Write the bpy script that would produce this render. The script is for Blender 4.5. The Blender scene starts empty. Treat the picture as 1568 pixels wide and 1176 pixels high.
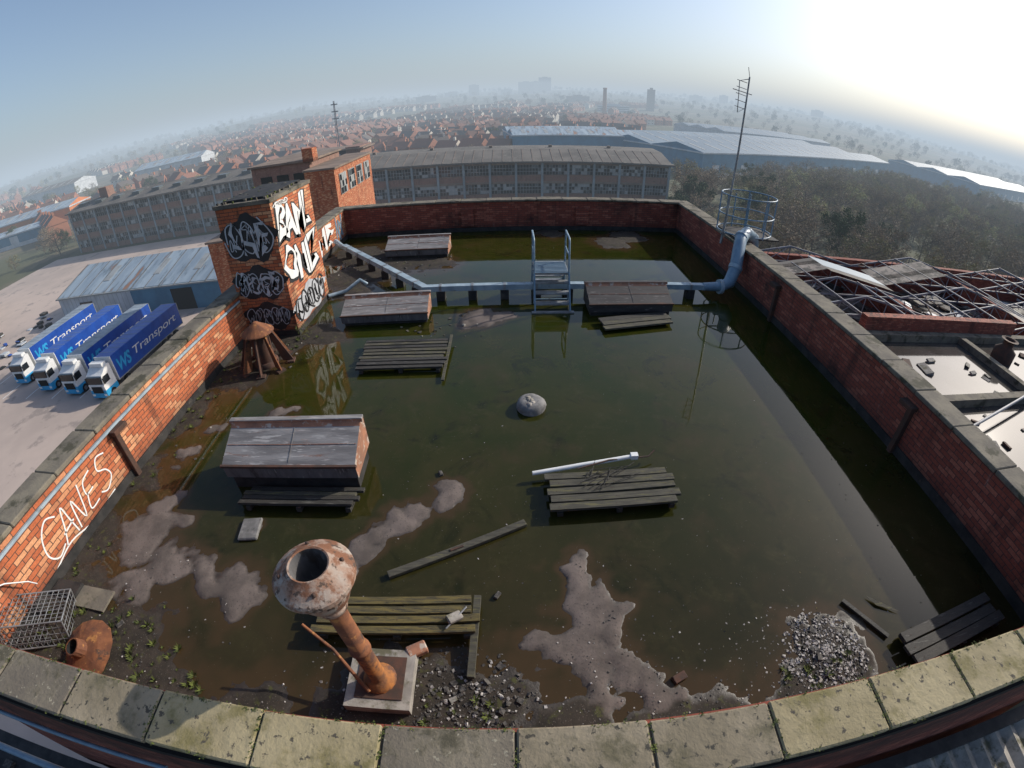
import bpy, math, random
from mathutils import Vector, Matrix, noise
random.seed(7)
R=random.random
def U(a,b): return a+(b-a)*random.random()
sc=bpy.context.scene
GZ=-19.0
# ---------------------------------------------------------------- materials
def newmat(name):
    m=bpy.data.materials.new(name); m.use_nodes=True
    nt=m.node_tree; b=nt.nodes['Principled BSDF']
    return m,nt,b
def N(nt,t,**k):
    n=nt.nodes.new(t)
    for a,v in k.items(): setattr(n,a,v)
    return n
def c4(c): return (c[0],c[1],c[2],1)
def noisefac(nt,vec,scale,lo,hi,detail=6,rough=.6,dist=0):
    n=N(nt,'ShaderNodeTexNoise'); n.inputs['Scale'].default_value=scale; n.inputs['Detail'].default_value=detail
    n.inputs['Roughness'].default_value=rough; n.inputs['Distortion'].default_value=dist
    nt.links.new(vec,n.inputs['Vector'])
    mr=N(nt,'ShaderNodeMapRange'); mr.interpolation_type='SMOOTHSTEP'
    mr.inputs['From Min'].default_value=lo; mr.inputs['From Max'].default_value=hi
    nt.links.new(n.outputs['Fac'],mr.inputs['Value'])
    return mr.outputs['Result'], n.outputs['Fac']
def mixc(nt,f,a,b,mode='MIX'):
    m=N(nt,'ShaderNodeMix',data_type='RGBA',blend_type=mode)
    if isinstance(f,(int,float)): m.inputs[0].default_value=f
    else: nt.links.new(f,m.inputs[0])
    for s,i in ((a,6),(b,7)):
        if isinstance(s,tuple): m.inputs[i].default_value=c4(s)
        else: nt.links.new(s,m.inputs[i])
    return m.outputs[2]
def bump(nt,b,h,st=.3,dist=.02):
    bp=N(nt,'ShaderNodeBump'); bp.inputs['Strength'].default_value=st; bp.inputs['Distance'].default_value=dist
    nt.links.new(h,bp.inputs['Height']); nt.links.new(bp.outputs[0],b.inputs['Normal'])
def pos(nt):
    g=N(nt,'ShaderNodeNewGeometry'); return g.outputs['Position'],g
def mapped(nt,p,s):
    mp=N(nt,'ShaderNodeMapping'); mp.inputs['Scale'].default_value=s; nt.links.new(p,mp.inputs[0]); return mp.outputs[0]
def stain(name,c1,c2,scale=3,rough=.85,c3=None,s3=1.2,t3=(.55,.65),c4_=None,s4=20,t4=(.62,.68),bst=.3,bd=.01,metal=0,stretch=None,lo=.35,hi=.65):
    m,nt,b=newmat(name); p,_=pos(nt)
    if stretch: p=mapped(nt,p,stretch)
    f,raw=noisefac(nt,p,scale,lo,hi); col=mixc(nt,f,c1,c2)
    if c3: 
        f3,_=noisefac(nt,p,s3,t3[0],t3[1],8,.7); col=mixc(nt,f3,col,c3)
    if c4_:
        f4,_=noisefac(nt,p,s4,t4[0],t4[1],3); col=mixc(nt,f4,col,c4_)
    nt.links.new(col,b.inputs['Base Color']); b.inputs['Roughness'].default_value=rough; b.inputs['Metallic'].default_value=metal
    if bst:
        _,fr=noisefac(nt,p,scale*8,0,1,6,.7); bump(nt,b,fr,bst,bd)
    return m
def brick(name,ca,cb,cc,mort,dirt=(.02,.015,.012),dirtamt=(.55,.75),bst=.6,spall=(.55,.75),streak=.5):
    m,nt,b=newmat(name); p,g=pos(nt)
    sp=N(nt,'ShaderNodeSeparateXYZ'); nt.links.new(p,sp.inputs[0])
    sn=N(nt,'ShaderNodeSeparateXYZ'); nt.links.new(g.outputs['True Normal'],sn.inputs[0])
    def ab(o):
        a=N(nt,'ShaderNodeMath',operation='ABSOLUTE'); nt.links.new(o,a.inputs[0]); r=N(nt,'ShaderNodeMath',operation='ROUND'); nt.links.new(a.outputs[0],r.inputs[0]); return r.outputs[0]
    def mul(a,c):
        x=N(nt,'ShaderNodeMath',operation='MULTIPLY'); nt.links.new(a,x.inputs[0])
        if isinstance(c,float): x.inputs[1].default_value=c
        else: nt.links.new(c,x.inputs[1])
        return x.outputs[0]
    ad=N(nt,'ShaderNodeMath',operation='ADD'); nt.links.new(mul(sp.outputs[0],ab(sn.outputs[1])),ad.inputs[0]); nt.links.new(mul(sp.outputs[1],ab(sn.outputs[0])),ad.inputs[1])
    cb_=N(nt,'ShaderNodeCombineXYZ'); nt.links.new(ad.outputs[0],cb_.inputs[0]); nt.links.new(sp.outputs[2],cb_.inputs[1])
    wn=N(nt,'ShaderNodeTexNoise'); wn.inputs['Scale'].default_value=9; nt.links.new(p,wn.inputs['Vector'])
    wm=N(nt,'ShaderNodeVectorMath',operation='MULTIPLY_ADD')
    nt.links.new(wn.outputs['Color'],wm.inputs[0]); wm.inputs[1].default_value=(.014,.014,0); nt.links.new(cb_.outputs[0],wm.inputs[2])
    def bt_(ms,c1,c2,mo,bias):
        bt=N(nt,'ShaderNodeTexBrick'); nt.links.new(wm.outputs[0],bt.inputs['Vector'])
        bt.inputs['Scale'].default_value=1; bt.inputs['Brick Width'].default_value=.225; bt.inputs['Row Height'].default_value=.075; bt.inputs['Mortar Size'].default_value=ms
        bt.inputs['Mortar Smooth'].default_value=.3; bt.inputs['Bias'].default_value=bias
        bt.inputs['Color1'].default_value=c4(c1); bt.inputs['Color2'].default_value=c4(c2); bt.inputs['Mortar'].default_value=c4(mo); return bt
    bt=bt_(.007,ca,cb,mort,-.1); b2=bt_(0,(0,0,0),(1,1,1),(0,0,0),0)
    f1,_=noisefac(nt,p,1.3,.3,.5,4)
    mr=N(nt,'ShaderNodeMapRange'); mr.inputs['From Min'].default_value=spall[0]; mr.inputs['From Max'].default_value=spall[1]; nt.links.new(b2.outputs['Color'],mr.inputs['Value'])
    mm=mul(mr.outputs[0],f1)
    inv=N(nt,'ShaderNodeMath',operation='SUBTRACT'); inv.inputs[0].default_value=1; nt.links.new(bt.outputs['Fac'],inv.inputs[1])
    mm=mul(mm,inv.outputs[0])
    col=mixc(nt,mm,bt.outputs['Color'],cc)
    fd,_=noisefac(nt,p,.8,dirtamt[0],dirtamt[1],8,.7); col=mixc(nt,fd,col,dirt)
    fs,_=noisefac(nt,mapped(nt,p,(2.6,2.6,.35)),1,.52,.68,6,.65); col=mixc(nt,mul(fs,streak),col,dirt)
    fw,_=noisefac(nt,mapped(nt,p,(3.3,3.3,.9)),1.4,.62,.74,8,.7); col=mixc(nt,mul(fw,.35),col,(.45,.36,.30))
    ff,raw=noisefac(nt,p,30,.3,.75,4); col=mixc(nt,.45,col,mixc(nt,ff,(.45,.4,.4),(1,1,1)),'MULTIPLY')
    mz=N(nt,'ShaderNodeMapRange'); mz.inputs['From Min'].default_value=.1; mz.inputs['From Max'].default_value=.38; mz.inputs['To Min'].default_value=.6; mz.inputs['To Max'].default_value=0
    az_=N(nt,'ShaderNodeMath',operation='ABSOLUTE'); nt.links.new(sp.outputs[2],az_.inputs[0]); nt.links.new(az_.outputs[0],mz.inputs['Value']); col=mixc(nt,mz.outputs[0],col,dirt)
    nt.links.new(col,b.inputs['Base Color']); b.inputs['Roughness'].default_value=.9
    sb=N(nt,'ShaderNodeMath',operation='ADD'); nt.links.new(inv.outputs[0],sb.inputs[0]); nt.links.new(raw,sb.inputs[1])
    bump(nt,b,sb.outputs[0],bst,.01)
    return m
def plain(name,c,rough=.6,metal=0,var=.25,scale=4):
    return stain(name,c,tuple(x*(1-var) for x in c),scale,rough,metal=metal,bst=.1,bd=.004)
M={}
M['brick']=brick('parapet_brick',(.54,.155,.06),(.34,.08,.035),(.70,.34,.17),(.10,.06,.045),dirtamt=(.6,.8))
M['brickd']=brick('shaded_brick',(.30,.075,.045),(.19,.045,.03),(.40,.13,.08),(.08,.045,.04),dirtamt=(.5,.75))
M['fbrick']=brick('factory_brick',(.30,.16,.12),(.22,.12,.09),(.33,.2,.15),(.2,.15,.12),dirtamt=(.6,.8),bst=.1)
M['coping']=stain('mossy_coping',(.18,.15,.10),(.28,.235,.165),1.1,.92,c3=(.115,.10,.06),s3=3.2,t3=(.48,.66),c4_=(.05,.045,.035),s4=16,t4=(.6,.68),bst=.8,bd=.02)
M['copingz']=stain('dark_coping',(.13,.11,.085),(.21,.18,.13),1.6,.92,c3=(.08,.07,.045),s3=3.2,t3=(.46,.62),c4_=(.30,.27,.2),s4=18,t4=(.62,.7),bst=.8,bd=.02)
M['copingy']=stain('lichen_coping',(.23,.19,.105),(.34,.285,.17),1.1,.92,c3=(.17,.145,.06),s3=2.6,t3=(.48,.66),c4_=(.07,.06,.045),s4=16,t4=(.6,.68),bst=.8,bd=.02)
M['copingd']=stain('weathered_coping',(.12,.105,.085),(.2,.175,.13),2.5,.95,c3=(.06,.055,.035),s3=2,t3=(.52,.62),bst=.6,bd=.02)
M['bitumen']=stain('bitumen',(.012,.012,.012),(.035,.032,.03),4,.75,c3=(.07,.06,.05),s3=3,t3=(.6,.7))
M['joint']=plain('dark_joint',(.015,.013,.01),.95)
M['steelblue']=stain('blue_grey_paint',(.13,.21,.28),(.19,.27,.34),5,.45,c3=(.10,.07,.05),s3=7,t3=(.62,.7),bst=.1)
M['pipepale']=stain('pale_pipe_cladding',(.34,.42,.47),(.22,.29,.34),3,.5,c3=(.10,.10,.09),s3=5,t3=(.58,.7),bst=.15)
M['rust']=stain('rust',(.24,.09,.035),(.13,.05,.025),6,.85,c3=(.06,.035,.025),s3=4,t3=(.55,.65),c4_=(.38,.17,.05),s4=10,t4=(.6,.7),bst=.5)
M['rustpale']=stain('rust_flaked_paint',(.30,.17,.11),(.36,.30,.25),7,.8,c3=(.19,.08,.04),s3=6,t3=(.46,.58),c4_=(.08,.05,.035),s4=16,t4=(.56,.66),bst=.6)
M['rustorange']=stain('orange_rust',(.40,.15,.035),(.16,.07,.03),7,.85,c3=(.10,.045,.03),s3=6,t3=(.48,.6),bst=.6)
M['rustdark']=stain('dark_rust',(.09,.04,.025),(.05,.03,.022),6,.85,bst=.4)
M['galv']=stain('galvanised',(.32,.33,.34),(.2,.2,.2),5,.5,metal=.5,bst=.1)
M['skyl']=stain('flaking_felt_lid',(.26,.245,.235),(.15,.14,.135),2.5,.75,c3=(.21,.08,.04),s3=3,t3=(.56,.66),c4_=(.38,.36,.34),s4=6,t4=(.56,.66),bst=.5,stretch=(.5,3,3))
M['skylf']=stain('grey_kerb_side',(.13,.125,.125),(.09,.085,.085),3,.7,c3=(.05,.04,.035),s3=3,t3=(.55,.66),c4_=(.2,.19,.18),s4=7,t4=(.6,.7),bst=.3,stretch=(2,2,.6))
M['skyld']=stain('dark_lid',(.055,.05,.048),(.035,.03,.03),2.5,.7,c3=(.12,.06,.04),s3=3,t3=(.6,.7),c4_=(.14,.13,.12),s4=8,t4=(.6,.68),bst=.4,stretch=(.5,3,3))
M['skylend']=stain('rusty_end',(.36,.16,.09),(.22,.11,.07),4,.85,c4_=(.42,.35,.29),s4=9,t4=(.55,.64),bst=.4)
M['plank']=stain('weathered_plank',(.085,.078,.058),(.045,.042,.032),4,.9,c3=(.12,.11,.05),s3=3,t3=(.52,.64),bst=.8,stretch=(1,8,8))
M['plankdk']=stain('wet_plank',(.042,.038,.031),(.02,.018,.016),4,.7,c3=(.09,.085,.075),s3=4,t3=(.55,.66),bst=.8,stretch=(1,8,8))
M['plankye']=stain('lichen_plank',(.15,.115,.035),(.075,.062,.03),4,.9,c3=(.04,.035,.022),s3=5,t3=(.5,.62),bst=.8,stretch=(1,8,8))
M['concrete']=stain('concrete',(.34,.31,.27),(.22,.2,.175),5,.9,c3=(.11,.10,.06),s3=4,t3=(.5,.62),bst=.5)
M['black']=plain('black_void',(.008,.008,.008),.9)
M['white']=plain('white_paint',(.74,.74,.72),.6,var=.1)
M['ink']=plain('black_paint',(.02,.02,.022),.6)
M['silver']=plain('silver_paint',(.48,.49,.51),.5)
M['stonew']=stain('stone',(.12,.115,.11),(.22,.21,.2),8,.8,c3=(.05,.05,.045),s3=6)
M['green']=stain('moss_plants',(.10,.12,.02),(.05,.065,.015),6,.9)
M['gravel']=stain('gravel',(.44,.41,.38),(.22,.20,.185),30,.9,lo=.45,hi=.55)
M['graveld']=stain('dark_gravel',(.09,.08,.07),(.035,.032,.03),30,.85,lo=.45,hi=.55)
# ---------------------------------------------------------------- mesh builder
class MB:
    def __init__(s): s.v=[];s.f=[];s.mi=[];s.m=[];s.sm=[]
    def idx(s,m):
        if isinstance(m,str): m=M[m]
        if m not in s.m: s.m.append(m)
        return s.m.index(m)
    def add(s,vs,fs,m,T=None,smooth=False):
        o=len(s.v)
        for v in vs:
            v=Vector(v)
            s.v.append(T@v if T else v)
        i=s.idx(m)
        for f in fs: s.f.append([o+k for k in f]); s.mi.append(i); s.sm.append(smooth)
    def box(s,x0,x1,y0,y1,z0,z1,m,T=None):
        vs=[(x0,y0,z0),(x1,y0,z0),(x1,y1,z0),(x0,y1,z0),(x0,y0,z1),(x1,y0,z1),(x1,y1,z1),(x0,y1,z1)]
        s.add(vs,[(0,3,2,1),(4,5,6,7),(0,1,5,4),(1,2,6,5),(2,3,7,6),(3,0,4,7)],m,T)
    def beam(s,p,q,w,h,m,roll=0):
        p=Vector(p);q=Vector(q);d=q-p;L=d.length;d.normalize()
        up=Vector((0,0,1)) if abs(d.z)<.95 else Vector((0,1,0))
        x=d; y=up.cross(x).normalized(); z=x.cross(y)
        T=Matrix.Translation(p)@Matrix((x,y,z)).transposed().to_4x4()@Matrix.Rotation(roll,4,'X')
        s.box(0,L,-w/2,w/2,-h/2,h/2,m,T)
    def tube(s,pts,r,m,n=10,cap=True):
        pts=[Vector(p) for p in pts]; rs=r if isinstance(r,(list,tuple)) else [r]*len(pts)
        vs=[];fs=[]; prev=None
        for i,p in enumerate(pts):
            d=(pts[min(i+1,len(pts)-1)]-pts[max(i-1,0)]).normalized()
            if prev is None:
                a=Vector((0,0,1)) if abs(d.z)<.9 else Vector((1,0,0)); x=d.cross(a).normalized()
            else: x=(prev-d*prev.dot(d)).normalized()
            prev=x; y=d.cross(x)
            for k in range(n):
                t=2*math.pi*k/n; vs.append(p+(x*math.cos(t)+y*math.sin(t))*rs[i])
        for i in range(len(pts)-1):
            for k in range(n): fs.append((i*n+k,i*n+(k+1)%n,(i+1)*n+(k+1)%n,(i+1)*n+k))
        s.add(vs,fs,m,smooth=True)
        if cap: s.add(vs[:n],[tuple(range(n))[::-1]],m); s.add(vs[-n:],[tuple(range(n))],m)
    def lathe(s,prof,c,m,n=28,smooth=True,jit=0):
        vs=[];fs=[]
        for (r,z) in prof:
            for k in range(n):
                t=2*math.pi*k/n; rr=r*(1+jit*math.sin(3*t+z*20)); vs.append((c[0]+rr*math.cos(t),c[1]+rr*math.sin(t),c[2]+z))
        for i in range(len(prof)-1):
            for k in range(n): fs.append((i*n+k,i*n+(k+1)%n,(i+1)*n+(k+1)%n,(i+1)*n+k))
        s.add(vs,fs,m,smooth=smooth)
    def prism(s,prof,x0,x1,m,mend=None,T=None):
        n=len(prof); vs=[(x0,y,z) for y,z in prof]+[(x1,y,z) for y,z in prof]
        ms=m if isinstance(m,list) else [m]*n
        for i in range(n):
            s.add(vs,[(i,i+n,(i+1)%n+n,(i+1)%n)],ms[i],T)
        s.add(vs,[tuple(range(n)),tuple(range(2*n-1,n-1,-1))],mend or ms[0],T)
    def obj(s,name,parent=None,bevel=0):
        me=bpy.data.meshes.new(name); me.from_pydata([tuple(v) for v in s.v],[],s.f)
        for m in s.m: me.materials.append(m)
        me.polygons.foreach_set('material_index',s.mi); me.polygons.foreach_set('use_smooth',s.sm)
        me.update()
        o=bpy.data.objects.new(name,me); sc.collection.objects.link(o)
        if parent: o.parent=parent
        if bevel:
            b=o.modifiers.new('b','BEVEL'); b.width=bevel; b.segments=1; b.limit_method='ANGLE'
        return o
def empty(name):
    e=bpy.data.objects.new(name,None); sc.collection.objects.link(e); return e
# ---------------------------------------------------------------- terrain
EP=[(-180,0),(-75,-.002),(-54,.0),(-40,.006),(-22,.016),(-16,.012),(3,.016),(30,.015),(45,.004),(58,-.006),(90,-.006),(180,0)]
def interp(P,x):
    for (a,b),(c,d) in zip(P,P[1:]):
        if a<=x<=c: return b+(d-b)*(x-a)/(c-a)
    return 0
def sst(a,b,x):
    t=max(0,min(1,(x-a)/(b-a))); return t*t*(3-2*t)
def TZ(x,y):
    r=math.hypot(x,y); az=math.degrees(math.atan2(x,y))
    zr=4.5+interp(EP,az)*2600
    n=noise.noise(Vector((x/420,y/420,0)))*18*sst(500,2000,r)+noise.noise(Vector((x/150,y/150,3)))*6*sst(400,1500,r)
    return GZ+(zr-GZ)*sst(260,2600,r)+n-(max(0,r-2700)*.03)
def terrain():
    m,nt,b=newmat('terrain'); p,_=pos(nt)
    f,_=noisefac(nt,p,.012,.42,.58,8,.65); col=mixc(nt,f,(.08,.085,.04),(.14,.115,.075))
    f2,_=noisefac(nt,p,.05,.5,.62,6,.7); col=mixc(nt,f2,col,(.05,.055,.03))
    f3,_=noisefac(nt,p,.02,.62,.68,4); col=mixc(nt,f3,col,(.18,.16,.13))
    nt.links.new(col,b.inputs['Base Color']); b.inputs['Roughness'].default_value=1
    rs=[0,40,90,150,200,260,330]+[330+60*i for i in range(1,46)]+[3400,4200,5500,8000]
    na=240; mb=MB(); vs=[];fs=[]
    for r in rs:
        for k in range(na):
            t=2*math.pi*k/na; x=r*math.sin(t);y=r*math.cos(t); vs.append((x,y,TZ(x,y) if r>230 else GZ))
    for i in range(len(rs)-1):
        for k in range(na): fs.append((i*na+k,(i+1)*na+k,(i+1)*na+(k+1)%na,i*na+(k+1)%na))
    mb.add(vs,fs,m,smooth=True); mb.obj('ground')
terrain()
# ---------------------------------------------------------------- roof floor + water
XL,XR,YF,YB=-6.0,6.2,1.0,16.75
dry=[(-1.9,3.2,.2),(-1.7,3.4,.2),(-1.45,3.75,.24),(-1.15,4.0,.2),(-.78,4.25,.24),(-5.0,3.3,.42),(-4.35,2.75,.36),(-4.75,2.5,.3),(-3.3,2.55,.28),(-3.75,2.65,.2),(-5.15,3.9,.28),(-4.5,3.6,.2),
 (.47,3.1,.18),(.55,2.75,.22),(.8,2.45,.3),(.7,2.0,.36),(1.15,2.2,.24),(1.05,1.85,.26),(.35,2.0,.2),(1.3,1.65,.2),(.6,1.6,.2),(-.7,9.5,.38),(-1.1,9.1,.22),(-.25,9.65,.2),(-3.45,3.55,.12),(-3.9,6.1,.14),(-5.1,5.6,.2),(-5.25,4.8,.18)]
mud=[(-5.8,1.7,1.1),(-4.7,1.4,.75),(-3.6,1.1,.6),(-6.1,3,.6),(-6.1,4.5,.5),(-6.1,6,.5),(-5.7,7.5,.8),(-5.2,8.4,.75),(-2.4,1.0,.5),(-1.2,1.4,.55),(-.5,1.6,.5),(.4,1.0,.5),(1.4,1.0,.55),(2.0,1.1,.4),
 (3.3,1.6,.45),(2.6,1.1,.5),(-4.3,8.9,.5),(-4.3,12.5,.9),(-3.4,13.8,1.1),(-5,14.5,1),(-2.3,13.3,.6),(-4.2,11.3,.5),(1.5,16.2,.5),(3.5,15.2,.6),(4.2,16,.6)]
def fh(x,y):
    V=Vector
    wx=noise.noise(V((x*1.1,y*1.1,11)))*.34+noise.noise(V((x*3.4,y*3.4,12)))*.16+noise.noise(V((x*9,y*9,13)))*.07
    wy=noise.noise(V((x*1.1,y*1.1,21)))*.34+noise.noise(V((x*3.4,y*3.4,22)))*.16+noise.noise(V((x*9,y*9,23)))*.07
    n=noise.noise(V((x*1.3,y*1.3,1)))*.5+noise.noise(V((x*4,y*4,2)))*.45+noise.noise(V((x*12,y*12,5)))*.3
    X=x+wx;Y=y+wy;a=0;c=0
    for (px,py,r) in dry: a=max(a,1-math.hypot(X-px,Y-py)/(r*1.9))
    for (px,py,r) in mud: c=max(c,1-math.hypot(X-px,Y-py)/(r*1.8))
    h=-.065+max(a,c)*.16+n*.045
    return h, sst(-.06,.08,a-c)*sst(.2,.42,a+n*.1), a, c
def floorwater():
    nx,ny=280,350
    vs=[];h=[];dr=[]
    for j in range(ny+1):
        for i in range(nx+1):
            x=XL+(XR-XL)*i/nx; y=YF+(YB-YF)*j/ny
            hh,d,_,_=fh(x,y); hz=hh if hh<.0 else min(hh,.05)*.5
            vs.append((x,y,hz)); h.append(hh); dr.append(d)
    fs=[(j*(nx+1)+i,j*(nx+1)+i+1,(j+1)*(nx+1)+i+1,(j+1)*(nx+1)+i) for j in range(ny) for i in range(nx)]
    m,nt,b=newmat('roof_sediment'); p,_=pos(nt)
    at=N(nt,'ShaderNodeAttribute',attribute_name='dry'); ah=N(nt,'ShaderNodeAttribute',attribute_name='hgt')
    f,_=noisefac(nt,p,2.5,.35,.65,8); cdry=mixc(nt,f,(.145,.115,.10),(.08,.064,.055))
    f2,_=noisefac(nt,p,40,.6,.68,3); cdry=mixc(nt,f2,cdry,(.06,.05,.043))
    f3,_=noisefac(nt,p,3,.4,.62,8,.7); cm=mixc(nt,f3,(.020,.015,.010),(.038,.028,.020))
    f4,_=noisefac(nt,p,9,.56,.68,5); cm=mixc(nt,f4,cm,(.05,.05,.013))
    f5,_=noisefac(nt,p,60,.64,.69,2); cm=mixc(nt,f5,cm,(.12,.10,.085))
    col=mixc(nt,at.outputs['Fac'],cm,cdry)
    mr=N(nt,'ShaderNodeMapRange'); mr.inputs['From Min'].default_value=0.0; mr.inputs['From Max'].default_value=.022; nt.links.new(ah.outputs['Fac'],mr.inputs['Value'])
    col2=mixc(nt,mr.outputs[0],(.032,.023,.015),col)
    nt.links.new(col2,b.inputs['Base Color'])
    mr2=N(nt,'ShaderNodeMapRange'); mr2.inputs['To Min'].default_value=.35; mr2.inputs['To Max'].default_value=.95; nt.links.new(mr.outputs[0],mr2.inputs['Value']); nt.links.new(mr2.outputs[0],b.inputs['Roughness'])
    _,fr=noisefac(nt,p,25,0,1,8,.7); bump(nt,b,fr,.5,.015)
    mb=MB(); mb.add(vs,fs,m,smooth=True); o=mb.obj('roof_floor')
    A=o.data.attributes.new('dry','FLOAT','POINT'); A.data.foreach_set('value',dr)
    A=o.data.attributes.new('hgt','FLOAT','POINT'); A.data.foreach_set('value',h)
    m,nt,b=newmat('murky_water'); p,_=pos(nt)
    ah=N(nt,'ShaderNodeAttribute',attribute_name='hgt')
    mr=N(nt,'ShaderNodeMapRange'); mr.interpolation_type='SMOOTHSTEP'; mr.inputs['From Min'].default_value=-.07; mr.inputs['From Max'].default_value=-.0; nt.links.new(ah.outputs['Fac'],mr.inputs['Value'])
    sp=N(nt,'ShaderNodeSeparateXYZ'); nt.links.new(p,sp.inputs[0])
    my=N(nt,'ShaderNodeMapRange'); my.inputs['From Min'].default_value=2; my.inputs['From Max'].default_value=6.5; nt.links.new(sp.outputs[1],my.inputs['Value'])
    f,_=noisefac(nt,p,.45,.3,.7,6,.6,.6)
    g=mixc(nt,f,(.019,.027,.003),(.034,.033,.006)); br=mixc(nt,f,(.021,.019,.006),(.034,.027,.011))
    deep=mixc(nt,my.outputs[0],br,g)
    f2,_=noisefac(nt,p,2.2,.5,.8,9,.75,.5); deep=mixc(nt,f2,deep,(.048,.042,.015))
    f6,_=noisefac(nt,p,1.1,.52,.7,9,.7,1); deep=mixc(nt,f6,deep,(.014,.015,.004))
    col=mixc(nt,mr.outputs[0],deep,(.050,.032,.014))
    f3,_=noisefac(nt,p,45,.71,.74,2); col=mixc(nt,f3,col,(.12,.11,.08))
    nt.links.new(col,b.inputs['Base Color']); b.inputs['IOR'].default_value=1.33
    fr_,_=noisefac(nt,p,.9,.45,.65,6,.6,.5); mq=N(nt,'ShaderNodeMapRange'); mq.inputs['To Min'].default_value=.02; mq.inputs['To Max'].default_value=.06; nt.links.new(fr_,mq.inputs['Value']); nt.links.new(mq.outputs[0],b.inputs['Roughness'])
    _,fr=noisefac(nt,p,3.5,0,1,3); bump(nt,b,fr,.03,.01)
    mb=MB(); mb.add([(x,y,0.0) for x,y,z in vs],fs,m); o=mb.obj('water')
    A=o.data.attributes.new('hgt','FLOAT','POINT'); A.data.foreach_set('value',h)
floorwater()
# ---------------------------------------------------------------- parapets
ZT=1.14; CT=.075
def parapet():
    def wall(x0,x1,y0,y1,face,m='brick'):
        mb=MB(); mb.box(x0,x1,y0,y1,-2.5,ZT-CT,m)
        if face=='x+': mb.box(x1,x1+.03,y0,y1,-.1,.16,'bitumen')
        if face=='x-': mb.box(x0-.03,x0,y0,y1,-.1,.16,'bitumen')
        if face=='y-': mb.box(x0+.4,x1-.4,y0-.03,y0,-.1,.14,'bitumen')
        return mb
    mb=wall(-6.38,-6.03,1.0,16.8,'x+')
    mb.box(-6.03,-5.995,1.0,8.9,.925,.965,'pipepale')
    ol=mb.obj('brick_parapet_wall')
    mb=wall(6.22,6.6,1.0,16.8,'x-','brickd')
    orr=mb.obj('brick_parapet_wall')
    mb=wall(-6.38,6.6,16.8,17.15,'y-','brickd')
    for x in (-1.7,2.4): mb.box(x,x+.45,16.72,16.8,.2,.85,'brickd')
    ob=mb.obj('brick_parapet_wall')
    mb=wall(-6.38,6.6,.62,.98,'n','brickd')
    mb.tube([(-7,.5,.35),(-3,.5,.35)],.022,'steelblue',8)
    mb.box(-6.4,6.6,.57,.62,.6,.72,'joint')
    of=mb.obj('brick_parapet_wall')
    def coping(x0,x1,y0,y1,axis,m,par,off=0,joints=.9):
        mb=MB(); a,b=(x0,x1) if axis=='x' else (y0,y1)
        t=a-((a-off)%joints)
        while t<b:
            s=max(a,t)+.006; e=min(b,t+joints)-.006
            if e-s>.03:
                dz=U(-.006,.006); dd=U(-.008,.008)
                mm=m if m!='coping' else ('copingy' if (s>1.6 or R()<.15) else ('copingz' if R()<.4 else 'coping'))
                if axis=='x': mb.box(s,e,y0+dd,y1+dd,ZT-CT+.002,ZT+dz,mm)
                else: mb.box(x0+dd,x1+dd,s,e,ZT-CT+.002,ZT+dz,mm)
            t+=joints
        if axis=='x': mb.box(x0,x1,y0+.02,y1-.02,ZT-CT,ZT-.015,'joint')
        else: mb.box(x0+.02,x1-.02,y0,y1,ZT-CT,ZT-.015,'joint')
        mb.obj('stone_coping',par,bevel=.014)
    coping(-6.45,6.7,.54,.96,'x','coping',of,-.02)
    coping(-6.45,-5.98,.965,16.75,'y','copingd',ol,.5)
    coping(6.18,6.68,.965,16.75,'y','copingd',orr,.2)
    coping(-6.45,6.68,16.755,17.2,'x','copingd',ob,.1)
    mb=MB()
    for _ in range(420):
        if R()<.45: x=-.02+.9*random.randint(-7,7)+U(-.02,.02); y=U(.56,.95)
        else: x=U(-6.4,6.6); y=random.choice([.955,.955,.55])+U(-.015,.01)
        for k in range(6):
            a=U(0,6.28); s=U(.005,.013); p=Vector((x+U(-.02,.02),y+U(-.015,.015),ZT)); d=Vector((math.cos(a),math.sin(a),U(.2,.9)))*s; t=Vector((-math.sin(a),math.cos(a),0))*s*.7
            mb.add([p-t,p+t,p+d],[(0,1,2)],'green')
    mb.obj('joint_moss',of)
    mb=MB(); mb.box(-6.36,6.58,.64,17.1,GZ,-2.5,'fbrick'); mb.box(-6.3,6.5,.7,17.1,-2.6,-.3,'bitumen'); mb.obj('brick_building')
parapet()
def wallpost(side,y,zt=1.05):
    mb=MB(); s=-1 if side=='l' else 1; xw=-6.03 if side=='l' else 6.22
    mb.box(*sorted((xw,xw-s*.10)),y-.05,y+.05,-.05,zt-.2,'rustdark')
    a,b=sorted((xw,xw-s*.16)); mb.box(a,b,y-.09,y+.22,zt-.2,zt-.12,'rustdark')
    mb.obj('overflow_pipe',bevel=.008)
for s,y in (('l',4.4),('r',4.6),('r',9.3)): wallpost(s,y)
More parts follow.
